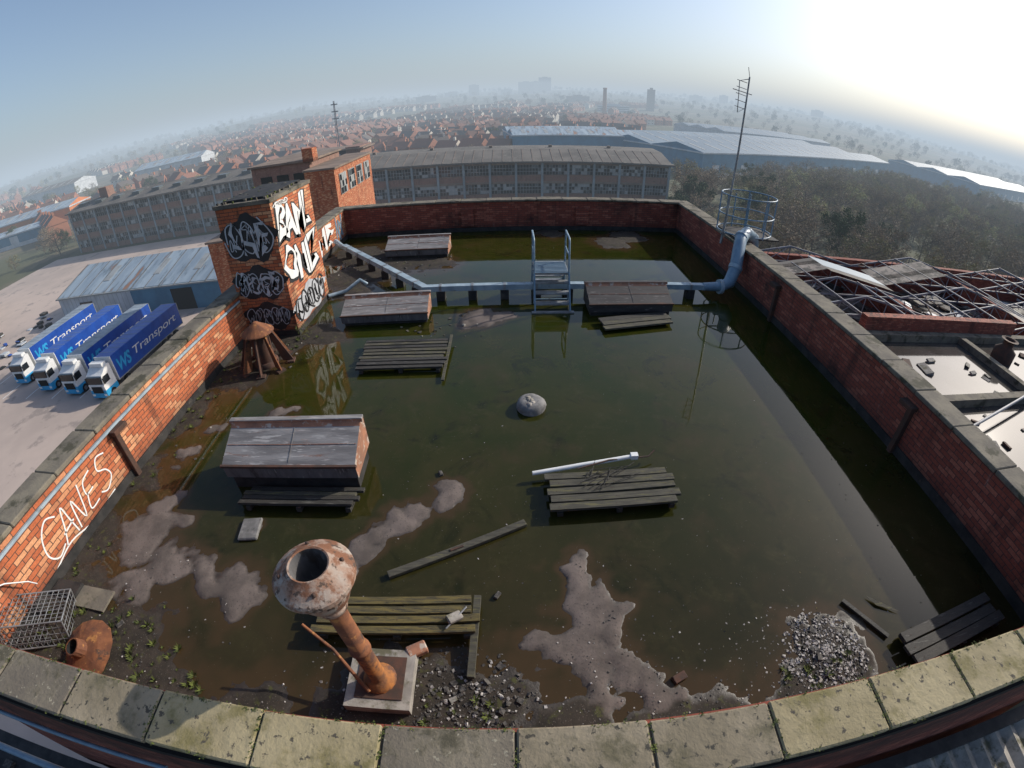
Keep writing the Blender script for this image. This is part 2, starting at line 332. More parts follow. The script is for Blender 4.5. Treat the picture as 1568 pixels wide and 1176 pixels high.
# ---------------------------------------------------------------- text decals
def textmesh(txt,off=.0,shear=0):
    cu=bpy.data.curves.new('t','FONT'); cu.body=txt; cu.size=1; cu.offset=off; cu.shear=shear; cu.resolution_u=3; cu.space_character=.95
    o=bpy.data.objects.new('t',cu); sc.collection.objects.link(o); bpy.context.view_layer.update()
    me=bpy.data.meshes.new_from_object(o.evaluated_get(bpy.context.evaluated_depsgraph_get())); bpy.data.objects.remove(o)
    return me
def decal(txt,org,u,v,w,h,m,name,parent,off=0,shear=0,eps=.004,warp=0,ref=None):
    me=textmesh(txt,off,shear); org=Vector(org);u=Vector(u);v=Vector(v);n=u.cross(v)
    r=ref or me
    xs=[q.co.x for q in r.vertices]; ys=[q.co.y for q in r.vertices]; x0,x1,y0,y1=min(xs),max(xs),min(ys),max(ys)
    for q in me.vertices:
        a=(q.co.x-x0)/(x1-x0); b=(q.co.y-y0)/(y1-y0)
        a2=a+warp*.05*math.sin(9*b+3*a); b2=b+warp*(.12*math.sin(7*a+1)+.06*math.sin(17*a))
        q.co=org+u*(a2*w)+v*(b2*h)+n*eps
    me.materials.append(M[m]); o=bpy.data.objects.new(name,me); sc.collection.objects.link(o); o.parent=parent
def ribbon(mb,pts,w,f,m):
    P=[Vector(p) for p in pts]; S=[]
    for i in range(len(P)-1):
        p0=P[max(i-1,0)];p1=P[i];p2=P[i+1];p3=P[min(i+2,len(P)-1)]
        for k in range(5):
            t=k/5; S.append(.5*((2*p1)+(p2-p0)*t+(2*p0-5*p1+4*p2-p3)*t*t+(3*p1-p0-3*p2+p3)*t**3))
    S.append(P[-1]); vs=[]
    for i,p in enumerate(S):
        d=(S[min(i+1,len(S)-1)]-S[max(i-1,0)]); d=d.normalized() if d.length>0 else Vector((1,0))
        nn=Vector((-d.y,d.x))*w*.5; vs+= [f(p+nn),f(p-nn)]
    mb.add(vs,[(2*i,2*i+1,2*i+3,2*i+2) for i in range(len(S)-1)],m)
# ---------------------------------------------------------------- graffiti tower
def tower():
    mb=MB(); x0,x1,y0,y1,zt=-6.05,-4.75,8.95,11.1,3.1
    mb.box(x0,x1,y0,y1,-.1,zt-.1,'brick')
    mb.box(x0-.03,x1+.03,y0-.03,y1+.03,zt-.1,zt-.02,'copingd'); mb.box(x0+.15,x1-.15,y0+.15,y1-.15,zt-.02,zt+.03,'bitumen')
    mb.box(x0-.02,x1+.02,y0-.02,y1+.02,-.05,.13,'bitumen')
    for _ in range(120):
        s=U(.02,.06); x,y=U(x0,x1-.1),U(y0,y1-.1); mb.box(x,x+s,y,y+s,zt-.03,zt+U(0,.04),random.choice(['green','copingd','bitumen']))
    o=mb.obj('brick_chimney_stack')
    d=MB()
    def front(p): return Vector((x0+p.x*1.3,y0-.008,p.y))
    def right(p): return Vector((x1+.008,y0+p.x*2.15,p.y))
    def scrib(fn,cx,cz,w,h,n,m,lw):
        for k in range(n):
            bx=cx+(k+.5)/n*w; pts=[]; a0=U(0,6); nn=random.choice([6,7,8])
            for j in range(nn+1):
                a=a0+j/nn*2*math.pi*U(.9,1.05); rr=U(.7,1.1)
                pts.append((bx+math.cos(a)*w/n*.62*rr,cz+math.sin(a)*h*.5*rr))
            ribbon(d,pts,lw,fn,m)
            for _ in range(2): ribbon(d,[(bx+U(-.35,.35)*w/n,cz+U(-.4,.4)*h) for _ in range(4)],lw*.7,fn,m)
    def blob(fn,cx,cz,w,h,m,eps):
        n=30; vs=[fn(Vector((cx,cz)))]
        for k in range(n):
            a=2*math.pi*k/n; rr=1+.12*math.sin(5*a+cx)+.07*math.sin(9*a); vs.append(fn(Vector((cx+math.cos(a)*w*.5*rr,cz+math.sin(a)*h*.5*rr))))
        nrm=(vs[1]-vs[0]).cross(vs[3]-vs[0]).normalized(); vs=[v+nrm*eps for v in vs]
        d.add(vs,[(0,k+1,(k+1)%n+1) for k in range(n)],m)
    blob(front,.5,2.3,.98,1.0,'ink',-.003); blob(front,.5,1.3,.98,.75,'ink',-.003); blob(front,.5,.5,.95,.65,'ink',-.003)
    def f2(p): return front(p)+Vector((0,-.004,0))
    scrib(f2,.08,2.32,.84,.85,3,'silver',.024); scrib(f2,.06,1.3,.88,.6,4,'silver',.02); scrib(f2,.1,.52,.8,.45,5,'silver',.015)
    for t,z,h in (('SHE',1.98,.62),('RODE',1.08,.42)): decal(t,(x0+.17,y0-.012,z),(1,0,0),(0,0,1),.95,h,'silver','graffiti_lettering',o,.0,.2,.006,1.3)
    blob(right,.47,.5,.9,.72,'silver',0)
    def r2(p): return right(p)+Vector((.006,0,0))
    scrib(r2,.06,.5,.82,.6,5,'ink',.032); scrib(r2,.06,2.9,.3,.1,3,'white',.02)
    d.obj('graffiti_strokes',o)
    for t,z,h,sz,off in (('BAML',2.1,.7,1.7,.14),('ONIZ',1.12,.74,1.85,.12)):
        ref=textmesh(t,.0,.2)
        decal(t,(x1,y0+off,z),(0,1,0),(0,0,1),sz,h,'ink','graffiti_outline',o,.08,.2,.006,1,ref)  # black paint outline, wider letters behind the white fill
        decal(t,(x1,y0+off,z+.02),(0,1,0),(0,0,1),sz,h,'white','graffiti_lettering',o,.035,.2,.012,1,ref)
    w=bpy.data.objects['brick_parapet_wall']
    decal('SZONE',(-6.03,11.5,.22),(0,1,0),(0,0,1),4.0,.72,'white','graffiti_lettering',w,.03,.3,.006,1)
    decal('NX',(-6.03,15.7,.2),(0,1,0),(0,0,1),.8,.75,'steelblue','graffiti_panel',w,.05,.2,.009,1)
    g=MB()
    def lw(p): return Vector((-6.03+.006,p.x,p.y))
    T=[[(2.95,.66),(2.78,.74),(2.62,.6),(2.58,.35),(2.72,.2),(2.9,.26)],[(2.92,.2),(3.0,.4),(3.08,.68),(3.14,.45),(3.2,.2)],[(2.95,.36),(3.2,.4)],[(3.26,.2),(3.28,.62),(3.42,.25),(3.48,.72)],
       [(3.78,.72),(3.6,.66),(3.58,.48),(3.74,.48)],[(3.6,.48),(3.56,.26),(3.76,.26)],[(4.16,.72),(3.98,.76),(3.92,.6),(4.08,.5),(4.14,.36),(3.98,.24),(3.84,.3)],[(2.6,.12),(3.0,.2),(3.5,.1),(4.1,.14)]]
    for s in T: ribbon(g,[((a-3.4)*1.0+3.25+.18*(b-.4),b+.03) for a,b in s],.024,lw,'white')
    g.obj('graffiti_tag',w)
tower()
# ---------------------------------------------------------------- pipe, duct, steps
def pipework():
    mb=MB()
    A=(-5.4,14.6,.33);B=(-2.07,10.6,.3);C=(4.9,10.6,.3)
    mb.beam(A,B,.17,.13,'pipepale'); mb.beam((B[0]-.06,B[1],.3),C,.17,.13,'pipepale')
    for a,b,n in ((A,B,6),(B,C,9)):
        a=Vector(a);b=Vector(b)
        for i in range(n):
            p=a.lerp(b,(i+.5)/n); mb.box(p.x-.1,p.x+.1,p.y-.12,p.y+.12,-.08,.235,'bitumen')
            d=(b-a).normalized(); mb.beam(p-d*.03,p+d*.03,.19,.15,'galv')
    mb.tube([(-5.3,14.5,.3),(-5.6,14.9,.25),(-5.9,15.2,.35)],.09,'pipepale')
    mb.tube([(4.85,10.6,.3),(5.35,10.62,.3),(5.62,10.72,.38),(5.85,10.95,.7),(6.0,11.25,1.1),(6.2,11.6,1.36),(6.5,11.9,1.42),(6.9,12.2,1.2),(7.1,12.4,.6)],[.1,.13,.16,.17,.17,.17,.17,.16,.16],'steelblue',14)
    for i,p in enumerate([((5.3,10.62,.3),(5.38,10.63,.3)),((5.82,10.93,.66),(5.87,10.98,.74)),((6.17,11.57,1.34),(6.24,11.64,1.37))]): mb.tube(p,.19,'pipepale',14)
    mb.tube([(-4.7,10.9,.1),(-4.3,11.2,.1),(-3.9,11.3,.35),(-3.75,11.35,.2)],.05,'pipepale',8)
    mb.obj('insulated_pipe')
    m=MB(); s='steelblue'; x0,x1=.56,1.36
    m.box(x0,x1,10.2,11.05,.72,.76,'galv')
    for i in range(9): m.box(x0+.02,x1-.02,10.22+i*.09,10.25+i*.09,.761,.775,'steelblue')
    for x in (x0,x1):
        m.beam((x,9.75,0),(x,10.2,.74),.03,.12,s); m.beam((x,11.5,0),(x,11.05,.74),.03,.12,s)
        for y in (10.2,11.05): m.tube([(x,y,-.05),(x,y,.74)],.025,s,6)
        m.tube([(x,10.22,.74),(x-.01,10.22,1.52),(x-.01,10.3,1.56),(x-.01,10.97,1.56),(x,11.04,1.5),(x,11.04,.74)],.024,s,6)
        m.tube([(x,10.22,1.15),(x,11.04,1.15)],.018,s,6)
    for i in range(3):
        t=(i+.6)/3.4; m.box(x0,x1,9.72+.47*t,9.92+.47*t,.70*t,.70*t+.03,'galv'); m.box(x0,x1,11.33-.47*t,11.53-.47*t,.70*t,.70*t+.03,'galv')
    m.beam((x0,10.22,.1),(x1,10.22,.1),.03,.03,s); m.box(x0-.08,x1+.08,9.62,9.72,-.05,.03,'galv')
    m.obj('steel_step_over')
pipework()
# ---------------------------------------------------------------- skylights, decks
def skylight(x0,y0,L,D,H,z0,lid,end,yaw=0,base='skylf'):
    mb=MB(); T=Matrix.Translation((x0,y0,z0))@Matrix.Rotation(yaw,4,'Z')
    mb.prism([(0,0),(D,0),(D,H*.93),(D*.93,H*1.0),(D*.80,H*1.0),(D*.72,H*.9),(.02,H*.48),(-.02,H*.44)],0,L,[base,base,lid,lid,'skylend',lid,lid,base],end,T)
    mb.box(-.03,L+.03,D*.80,D*.92,H*1.0,H*1.07,lid,T); mb.box(-.035,L+.035,D*.79,D*.80,H*.95,H*1.05,'skylend',T)
    mb.box(-.02,L+.02,-.045,-.0,H*.40,H*.47,'rustdark',T)
    mb.box(.04,L-.04,.05,D-.05,-z0-.05,-.002,'bitumen',T)
    mb.beam(T@Vector((.02,D*.38,H*.70)),T@Vector((L-.02,D*.38,H*.70)),.012,.01,'skylend')
    mb.beam(T@Vector((L*.52,.03,H*.495)),T@Vector((L*.52,D*.71,H*.9)),.010,.010,'skylf')
    mb.obj('skylight_kerb',bevel=.005)
skylight(-4.02,4.22,1.98,.72,.52,.24,'skyl','skylend',.03)
skylight(-3.8,9.25,1.98,.7,.42,.08,'skyl','skylend',.02)
skylight(1.75,9.45,1.95,.75,.46,.1,'skyld','skyld',.03,'skyld')
skylight(-3.85,13.9,1.98,.75,.45,.1,'skyl','skylend',-.02)
def deck(x0,y0,L,D,n,z,mats,yaw=0,name='timber_decking',bear=True,tilt=0,gap=.02):
    mb=MB(); T=Matrix.Translation((x0,y0,z))@Matrix.Rotation(yaw,4,'Z')@Matrix.Rotation(tilt,4,'X'); w=D/n
    for i in range(n):
        a=U(-.04,.04); T2=T@Matrix.Translation((a,i*w,U(-.008,.008)))@Matrix.Rotation(U(-.012,.012),4,'Z')@Matrix.Rotation(U(-.06,.06),4,'X')
        mb.box(0,L+U(-.05,.04),gap*.5,w-gap*.5,-.02,.02,random.choice(mats),T2)
        for xx in (.11,L*.5,L-.1): mb.box(xx,xx+.012,w*.4,w*.4+.012,.02,.023,'rustdark',T2)
    if bear:
        for x in (.08,L*.5,L-.14): mb.box(x,x+.07,-.0,D,-.1,-.03,'plankdk',T)
    return mb.obj(name,bevel=.004)
deck(-2.92,7.2,1.68,1.12,9,.11,['plankdk','plankdk','plank'],0,gap=.035)
deck(.45,3.78,1.66,.66,5,.13,['plankye','plank','plank'],.035,gap=.022)
deck(-2.08,2.08,1.7,.46,4,.16,['plankye','plankye','plankye'],.05,gap=.03)
deck(4.15,1.2,1.6,.42,3,.13,['plankdk','plank'],.12)
deck(-3.68,3.82,1.66,.4,4,.13,['plankdk','plankdk','plank'],.03,tilt=-.15)
deck(2.0,8.62,1.6,.55,3,.09,['plankdk','plank'],.2,bear=False)
mb=MB(); mb.beam((-.40,2.62,.13),(-.44,1.75,.06),.07,.07,'plank'); mb.beam((-1.2,8.4,.15),(-1.22,6.88,.05),.05,.03,'plank'); mb.obj('timber_batten')
mb=MB(); mb.beam((-1.43,2.93,.035),(.13,3.7,.035),.09,.05,'plank'); mb.beam((-.75,3.27,.065),(-.6,3.34,.065),.03,.02,'rustdark'); mb.obj('timber_plank',bevel=.004)
mb=MB(); mb.beam((3.7,2.2,.03),(4.05,1.65,.03),.05,.03,'plankdk'); mb.add([(4.05,2.2,.03),(4.12,2.05,.03),(4.4,1.9,.03),(4.2,2.08,.03)],[(0,1,2,3)],'plank'); mb.obj('timber_plank')
mb=MB(); mb.tube([(.25,4.48,.11),(.9,4.58,.14),(1.66,4.70,.16)],[.03,.032,.03],'white',8); mb.box(1.62,1.72,4.66,4.74,.13,.2,'white'); mb.obj('white_pipe')
mb=MB(); mb.tube([(.85,4.48,.17),(1.3,4.62,.18),(1.9,4.75,.1),(2.0,4.83,.14)],.012,'rustdark',5)
for i in range(16): mb.tube([(U(.8,1.3),U(4.1,4.5),.16),(U(1.0,1.7),U(4.3,4.65),U(.16,.2))],.006,'plankdk',4)
mb.obj('twigs')
def disc():
    mb=MB(); mb.lathe([(.0,.155),(.1,.16),(.18,.15),(.225,.115),(.24,.06),(.235,-.05)],(.3,6.1,0),'stonew',26,jit=.04)
    for i in range(5): a=U(0,6.3); r=U(0,.13); mb.lathe([(0,.02),(.04,.012),(.05,-.01)],(.3+r*math.cos(a),6.1+r*math.sin(a),.155),'concrete',7,jit=.3)
    mb.obj('round_vent_cap')
disc()
# ---------------------------------------------------------------- cowl
def cowl():
    mb=MB(); c=(-5.0,7.7,0)
    mb.lathe([(.0,.98),(.04,.97),(.33,.76),(.335,.74),(.30,.75)],c,'rust',20,smooth=False)
    mb.lathe([(.2,.0),(.2,.74)],c,'rustdark',16)
    mb.lathe([(.24,-.05),(.26,.1),(.2,.12)],c,'rustdark',16)
    n=8
    for k in range(n):
        a=2*math.pi*k/n+.2; d=Vector((math.cos(a),math.sin(a),0)); t=Vector((-d.y,d.x,0)); p=Vector(c)
        v=[p+d*.2+Vector((0,0,.70)),p+d*.30+Vector((0,0,.70)),p+d*.58+Vector((0,0,.04)),p+d*.36+Vector((0,0,.04))]
        w=t*.012; mb.add([q+w for q in v]+[q-w for q in v],[(0,1,2,3),(7,6,5,4),(0,4,5,1),(1,5,6,2),(2,6,7,3),(3,7,4,0)],'rust' if k%2 else 'rustdark')
        T=Matrix.Translation(p+d*.52)@Matrix.Rotation(a,4,'Z'); mb.box(-.06,.08,-.09,.09,-.02,.04,'rustdark',T)
    mb.obj('roof_ventilator_cowl')
cowl()
# ---------------------------------------------------------------- flue
def flue():
    mb=MB(); c=(-1.28,1.67,0)
    mb.lathe([(.16,.162),(.15,.2),(.1,.24),(.08,.26),(.08,.85)],c,'rustorange',22)
    mb.lathe([(.08,.85),(.095,.86),(.095,.9),(.078,.91),(.078,1.72)],c,'rust',22)
    mb.lathe([(.078,1.62),(.115,1.625),(.115,1.66),(.10,1.68),(.17,1.77),(.205,1.86),(.218,1.96),(.218,2.0)],c,'rustpale',36)
    mb.lathe([(.218,2.0),(.272,2.005),(.28,2.015),(.28,2.05),(.27,2.062),(.152,2.145),(.14,2.155),(.128,2.15)],c,'rustpale',40,smooth=False)
    mb.lathe([(.13,2.15),(.128,1.95),(.085,1.82),(.0,1.78)],c,'skylf',26)
    for k in range(4):
        a=k*1.57+.4; mb.lathe([(0,.012),(.013,.01),(.015,-.01)],(c[0]+.21*math.cos(a),c[1]+.21*math.sin(a),2.108),'rustdark',6)
    for v in mb.v: z=max(0,v.z-.16); v.x-=.005*z; v.y-=.035*z
    mb.box(-1.59,-.97,1.38,1.98,-.05,.15,'concrete'); mb.box(-1.5,-1.05,1.47,1.9,.15,.162,'rustdark')
    mb.obj('rusty_flue')
    m=MB(); m.tube([(-1.98,1.95,.62),(-1.7,1.82,.42),(-1.35,1.52,.19)],[.014,.016,.02],'rust',7); m.obj('rusty_rod')
flue()
mb=MB(); T=Matrix.Translation((-.97,2.0,.1))@Matrix.Rotation(.5,4,'Z')@Matrix.Rotation(.2,4,'X'); mb.box(-.1,.1,-.05,.07,-.06,.06,'skylend',T)
mb.obj('broken_brick',bevel=.012)
mb=MB(); T=Matrix.Translation((-3.42,3.5,.03))@Matrix.Rotation(.15,4,'Z'); mb.box(-.14,.14,-.18,.18,-.03,.02,'stonew',T); mb.obj('paving_slab',bevel=.015)
mb=MB(); T=Matrix.Translation((-.62,2.33,.2))@Matrix.Rotation(.6,4,'Z')@Matrix.Rotation(.2,4,'Y'); mb.box(-.08,.08,-.05,.05,-.02,.03,'concrete',T); mb.beam((-.7,2.2,.2),(-.5,2.45,.22),.02,.02,'galv'); mb.obj('concrete_lump',bevel=.01)
# ---------------------------------------------------------------- wire cage & cone
def cage():
    mb=MB(); T=Matrix.Translation((-5.7,1.62,.22))@Matrix.Rotation(.5,4,'Z')@Matrix.Rotation(.25,4,'Y')@Matrix.Rotation(-.15,4,'X')
    a,b,h=.44,.27,.19
    def wire(p,q,r=.006): mb.tube([T@Vector(p),T@Vector(q)],r,'galv',4,cap=False)
    n=12
    for i in range(n+1):
        x=-a+2*a*i/n
        for y in (-b,b): wire((x,y,-h),(x,y,h))
        wire((x,-b,-h),(x,b,-h)); wire((x,-b,h),(x,b,h))
    for i in range(9):
        y=-b+2*b*i/8
        wire((-a,y,h),(a,y,h)); wire((-a,y,-h),(a,y,-h))
        for x in (-a,a): wire((x,y,-h),(x,y,h))
    for i in range(5):
        z=-h+2*h*i/4
        for y in (-b,b): wire((-a,y,z),(a,y,z))
        for x in (-a,a): wire((x,-b,z),(x,b,z))
    for y in (-b,b):
        for z in (-h,h): wire((-a,y,z),(a,y,z),.013)
    for x in (-a,a):
        for z in (-h,h): wire((x,-b,z),(x,b,z),.013)
        for y in (-b,b): wire((x,y,-h),(x,y,h),.013)
    mb.obj('wire_cage')
    mb=MB(); mb.box(-5.5,-4.95,2.0,2.3,.02,.05,'copingd'); mb.box(-5.95,-5.5,2.1,2.3,.03,.1,'bitumen'); mb.obj('paving_slab')
    mb=MB(); T=Matrix.Translation((-4.78,1.45,.13))@Matrix.Rotation(.3,4,'X')@Matrix.Rotation(-.1,4,'Y')
    mb.lathe([(.38,-.05),(.39,-.03),(.24,.04),(.11,.07),(.10,.2),(.085,.2)],(0,0,0),'rust',14,smooth=False,jit=.05); mb.lathe([(.085,.2),(.075,.0)],(0,0,0),'black',14)
    mb.v=[T@v for v in mb.v]; mb.obj('fallen_vent_cowl')
    mb=MB(); mb.tube([(-6.0,1.3,.95),(-5.99,1.5,.86),(-5.98,1.75,.7),(-5.9,1.95,.5),(-5.8,1.98,.44)],.01,'white',5); mb.obj('cable')
cage()
# ---------------------------------------------------------------- hoop cage + antenna
def hoop():
    mb=MB(); c=(6.85,12.75)
    def ring(z,r,w=.02):
        mb.tube([(c[0]+r*math.cos(2*math.pi*i/28),c[1]+r*math.sin(2*math.pi*i/28),z) for i in range(29)],w,'steelblue',6)
    for z in (1.25,1.75,2.3): ring(z,.8)
    for k in range(8):
        a=k*2*math.pi/8+.3; mb.tube([(c[0]+.8*math.cos(a),c[1]+.8*math.sin(a),1.2),(c[0]+.8*math.cos(a),c[1]+.8*math.sin(a),2.3)],.022,'steelblue',5)
    mb.box(6.3,7.7,12.1,13.4,1.15,1.19,'steel' if 'steel' in M else 'bitumen')
    for x in (6.8,7.3): mb.tube([(x,13.5,-8),(x,13.5,2.2)],.022,'steelblue',6)
    for i in range(30): mb.tube([(6.8,13.5,-7+i*.3),(7.3,13.5,-7+i*.3)],.015,'steelblue',5)
    mb.obj('ladder_safety_cage')
    mb=MB(); b=Vector((6.05,12.5,0)); t=Vector((6.24,12.5,5.5))
    mb.tube([b+Vector((0,0,.9)),b.lerp(t,.6),t],[.04,.03,.022],'galv',7)
    mb.beam((6.0,12.5,1.2),(6.25,12.5,1.2),.05,.05,'galv')
    q=t-Vector((0,0,.4)); mb.tube([t-Vector((.0,0,.05)),t+Vector((-.25,.05,-.12)),q+Vector((-.22,.05,-.55)),q+Vector((0,0,-.4))],.012,'galv',5)
    for i in range(5): z=-.1-.17*i; mb.tube([t+Vector((-.32,.05,z)),t+Vector((-.05,0,z-.06))],.009,'galv',4)
    mb.tube([t+Vector((-.42,.05,-.35)),t+Vector((.12,0,-.45))],.012,'galv',4)
    mb.tube([t,t+Vector((-.06,0,.25))],.01,'galv',4)
    mb.obj('roof_antenna')
hoop()
# ---------------------------------------------------------------- gravel & plants
def stones(name,items,mats):
    mb=MB()
    for (cx,cy,r,n,s0,s1) in items:
        for _ in range(n):
            a=U(0,6.283); d=r*R()**.65; x=cx+d*math.cos(a); y=cy+d*math.sin(a)
            if not(XL+.05<x<XR-.05 and YF<y<YB): continue
            h,_,_,_=fh(x,y); z=max(-.005,min(h,.05)*.5) ; s=s0+(s1-s0)*R()**2
            T=Matrix.Translation((x,y,z+s*.15))@Matrix.Rotation(U(0,6),4,'Z')@Matrix.Rotation(U(-.6,.6),4,'X')
            vs=[(U(.6,1)*s*a1,U(.4,1)*s*b1,U(.2,.6)*s*c1) for a1 in (-1,1) for b1 in (-1,1) for c1 in (-1,1)]
            mb.add(vs,[(0,1,3,2),(4,6,7,5),(0,4,5,1),(2,3,7,6),(0,2,6,4),(1,5,7,3)],random.choice(mats),T)
    mb.obj(name)
stones('gravel',[(3.2,1.65,.5,1500,.005,.02),(2.9,1.45,.85,700,.004,.013)],['gravel','gravel','graveld'])
stones('gravel',[(-.5,1.6,.55,420,.006,.022),(-.3,1.25,.6,300,.006,.024),(.9,1.9,1.3,200,.004,.012),(1.5,1.2,1.3,600,.004,.012),(-4.2,1.5,1.6,400,.004,.014),(-1.8,1.3,.8,150,.006,.018),(0,3,3,60,.004,.012),(1,2,3,70,.006,.016)],['graveld','graveld','graveld','gravel'])
stones('rubble',[(-.35,1.5,.45,30,.02,.045),(3.2,1.6,.4,8,.03,.045),(-1.5,9,1,30,.02,.05),(-5.3,5.5,1.0,20,.01,.03),(-3.5,13.3,1.8,60,.02,.05),(-5.2,8,1,30,.015,.04)],['graveld','graveld','graveld','concrete'])
mb=MB()
for (x,y,s,a) in ((-.2,2.7,.025,1),(1.55,1.65,.04,.4),(-1.0,4.6,.025,2),(-4.6,1.9,.03,1)):
    T=Matrix.Translation((x,y,.02))@Matrix.Rotation(a,4,'Z')@Matrix.Rotation(.2,4,'X'); mb.box(-s*1.8,s*1.8,-s,s,-.03,s*.6,random.choice(['rustdark','graveld']),T)
mb.obj('brick_fragments',bevel=.006)
def plants():
    mb=MB()
    for _ in range(210):
        k=R()
        x,y=(U(-5.8,-3.0),U(1.1,2.3)) if k<.5 else (random.choice([(U(-1.1,-.1),U(1.1,1.6)),(U(-4.9,-4.2),U(8.2,8.8)),(U(2.6,3.5),U(1.1,1.6))]) if k<.7 else (U(-5.95,-5.5),U(2,8.5)))
        h,_,_,_=fh(x,y)
        if h<-.01: continue
        s=U(.015,.05)
        for k in range(22):
            a=U(0,6.28); l=s*U(.5,1.2); w=s*.22; d=Vector((math.cos(a),math.sin(a),0)); t=Vector((-d.y,d.x,0)); p=Vector((x,y,max(h,0)*.5+.005))+d*U(0,s*.7)
            mb.add([p-t*w,p+t*w,p+d*l+Vector((0,0,U(.3,1.1)*s))],[(0,1,2)],'green')
    for _ in range(140):
        p=Vector((-4.55+U(-.15,.15),8.75+U(-.15,.15),U(.02,.35))); d=Vector((U(-1,1),U(-1,1),U(0,1))).normalized()*.05; t=Vector((U(-1,1),U(-1,1),0)).normalized()*.01
        mb.add([p-t,p+t,p+d],[(0,1,2)],'green')
    mb.obj('moss_plants')
    mb=MB()
    for _ in range(300):
        x,y=U(-5,5.8),U(1.3,16)
        if R()<.5: x,y=U(-2,5.5),U(1.2,5)
        a=U(0,6.28); s=U(.005,.018); d=Vector((math.cos(a),math.sin(a),0))*s; t=Vector((-d.y,d.x,0))*U(.2,.7); p=Vector((x,y,.004))
        mb.add([p-d,p-t,p+d,p+t],[(0,1,2,3)],random.choice(['graveld','plank','gravel','plankye']))
    mb.obj('floating_leaves')
plants()
# ================================================================ surroundings
M['yard']=stain('yard_concrete',(.50,.40,.34),(.40,.325,.28),.08,.95,c3=(.30,.25,.22),s3=.3,t3=(.55,.65),bst=0)
M['asphalt']=stain('asphalt',(.06,.057,.055),(.09,.085,.08),.2,.95,bst=0)
M['roofgrey']=stain('felt_roof',(.17,.15,.13),(.10,.09,.08),.25,.9,c3=(.2,.18,.15),s3=.5,t3=(.55,.65),bst=0)
M['glassd']=plain('dark_glass',(.02,.025,.03),.15,scale=.5)
M['glassm']=plain('dusty_glass',(.10,.115,.12),.3,scale=.5)
M['glassl']=plain('pale_pane',(.36,.37,.36),.5,scale=.5)
M['frame']=plain('window_frame',(.32,.33,.32),.6,scale=.5)
M['pillar']=stain('painted_pillar',(.27,.31,.32),(.20,.23,.24),.5,.8,bst=0)
M['band']=stain('concrete_band',(.24,.18,.14),(.16,.12,.095),.5,.9,bst=0)
M['blueshed']=stain('blue_cladding',(.06,.20,.31),(.045,.15,.24),.3,.6,bst=0)
M['whiteclad']=stain('white_cladding',(.55,.57,.59),(.42,.44,.46),.3,.6,bst=0)
M['shedroof']=stain('shed_roof',(.24,.30,.36),(.36,.43,.48),.25,.6,c3=(.13,.17,.20),s3=.3,t3=(.5,.62),c4_=(.3,.16,.1),s4=.3,t4=(.62,.66),bst=0,stretch=(2,.3,1))
M['wareroof']=stain('warehouse_roof',(.20,.26,.31),(.15,.20,.25),.02,.6,bst=0)
M['tile']=stain('roof_tiles',(.24,.11,.075),(.17,.09,.065),.05,.9,bst=0,lo=.45,hi=.55)
M['tile2']=stain('brown_roof_tiles',(.14,.11,.095),(.11,.09,.08),.05,.9,bst=0)
M['hbrick']=stain('house_brick',(.40,.17,.10),(.29,.13,.085),.04,.9,bst=0,lo=.45,hi=.55)
M['render']=plain('pale_render',(.65,.6,.52),.9,scale=.05)
M['tblue']=stain('trailer_blue',(.015,.08,.38),(.012,.06,.30),.6,.35,bst=0)
M['cyan']=plain('cyan_paint',(.03,.36,.68),.4,scale=.5)
M['trailroof']=stain('trailer_roof',(.30,.35,.40),(.22,.26,.30),.6,.6,bst=0)
M['tyre']=plain('tyre',(.015,.015,.015),.8)
M['red']=plain('red_paint',(.45,.03,.02),.5)
M['orange']=plain('orange_cladding',(.6,.2,.06),.6,scale=.1)
M['steel']=stain('grey_steel',(.24,.25,.28),(.15,.15,.17),.8,.6,c3=(.15,.09,.06),s3=.7,t3=(.58,.66),bst=0)
M['wet']=stain('flooded_roof',(.09,.08,.075),(.05,.045,.04),.35,.06,bst=0)
M['debris']=stain('debris_floor',(.30,.25,.21),(.10,.085,.075),.6,.8,c3=(.04,.037,.034),s3=1.0,t3=(.48,.56),bst=.5,bd=.05)
def sheet(name,x0,x1,y0,y1,z,m):
    mb=MB(); mb.add([(x0,y0,z),(x1,y0,z),(x1,y1,z),(x0,y1,z)],[(0,1,2,3)],m); return mb.obj(name)
sheet('yard',-130,-9,-20,104,GZ+.02,'yard')
sheet('road',-230,-131,60,75,GZ+.02,'asphalt')
mb=MB()
for i in range(9): mb.box(-75+i*5.2,-74.85+i*5.2,34,50,GZ+.024,GZ+.028,'white')
mb.obj('parking_bay_lines')
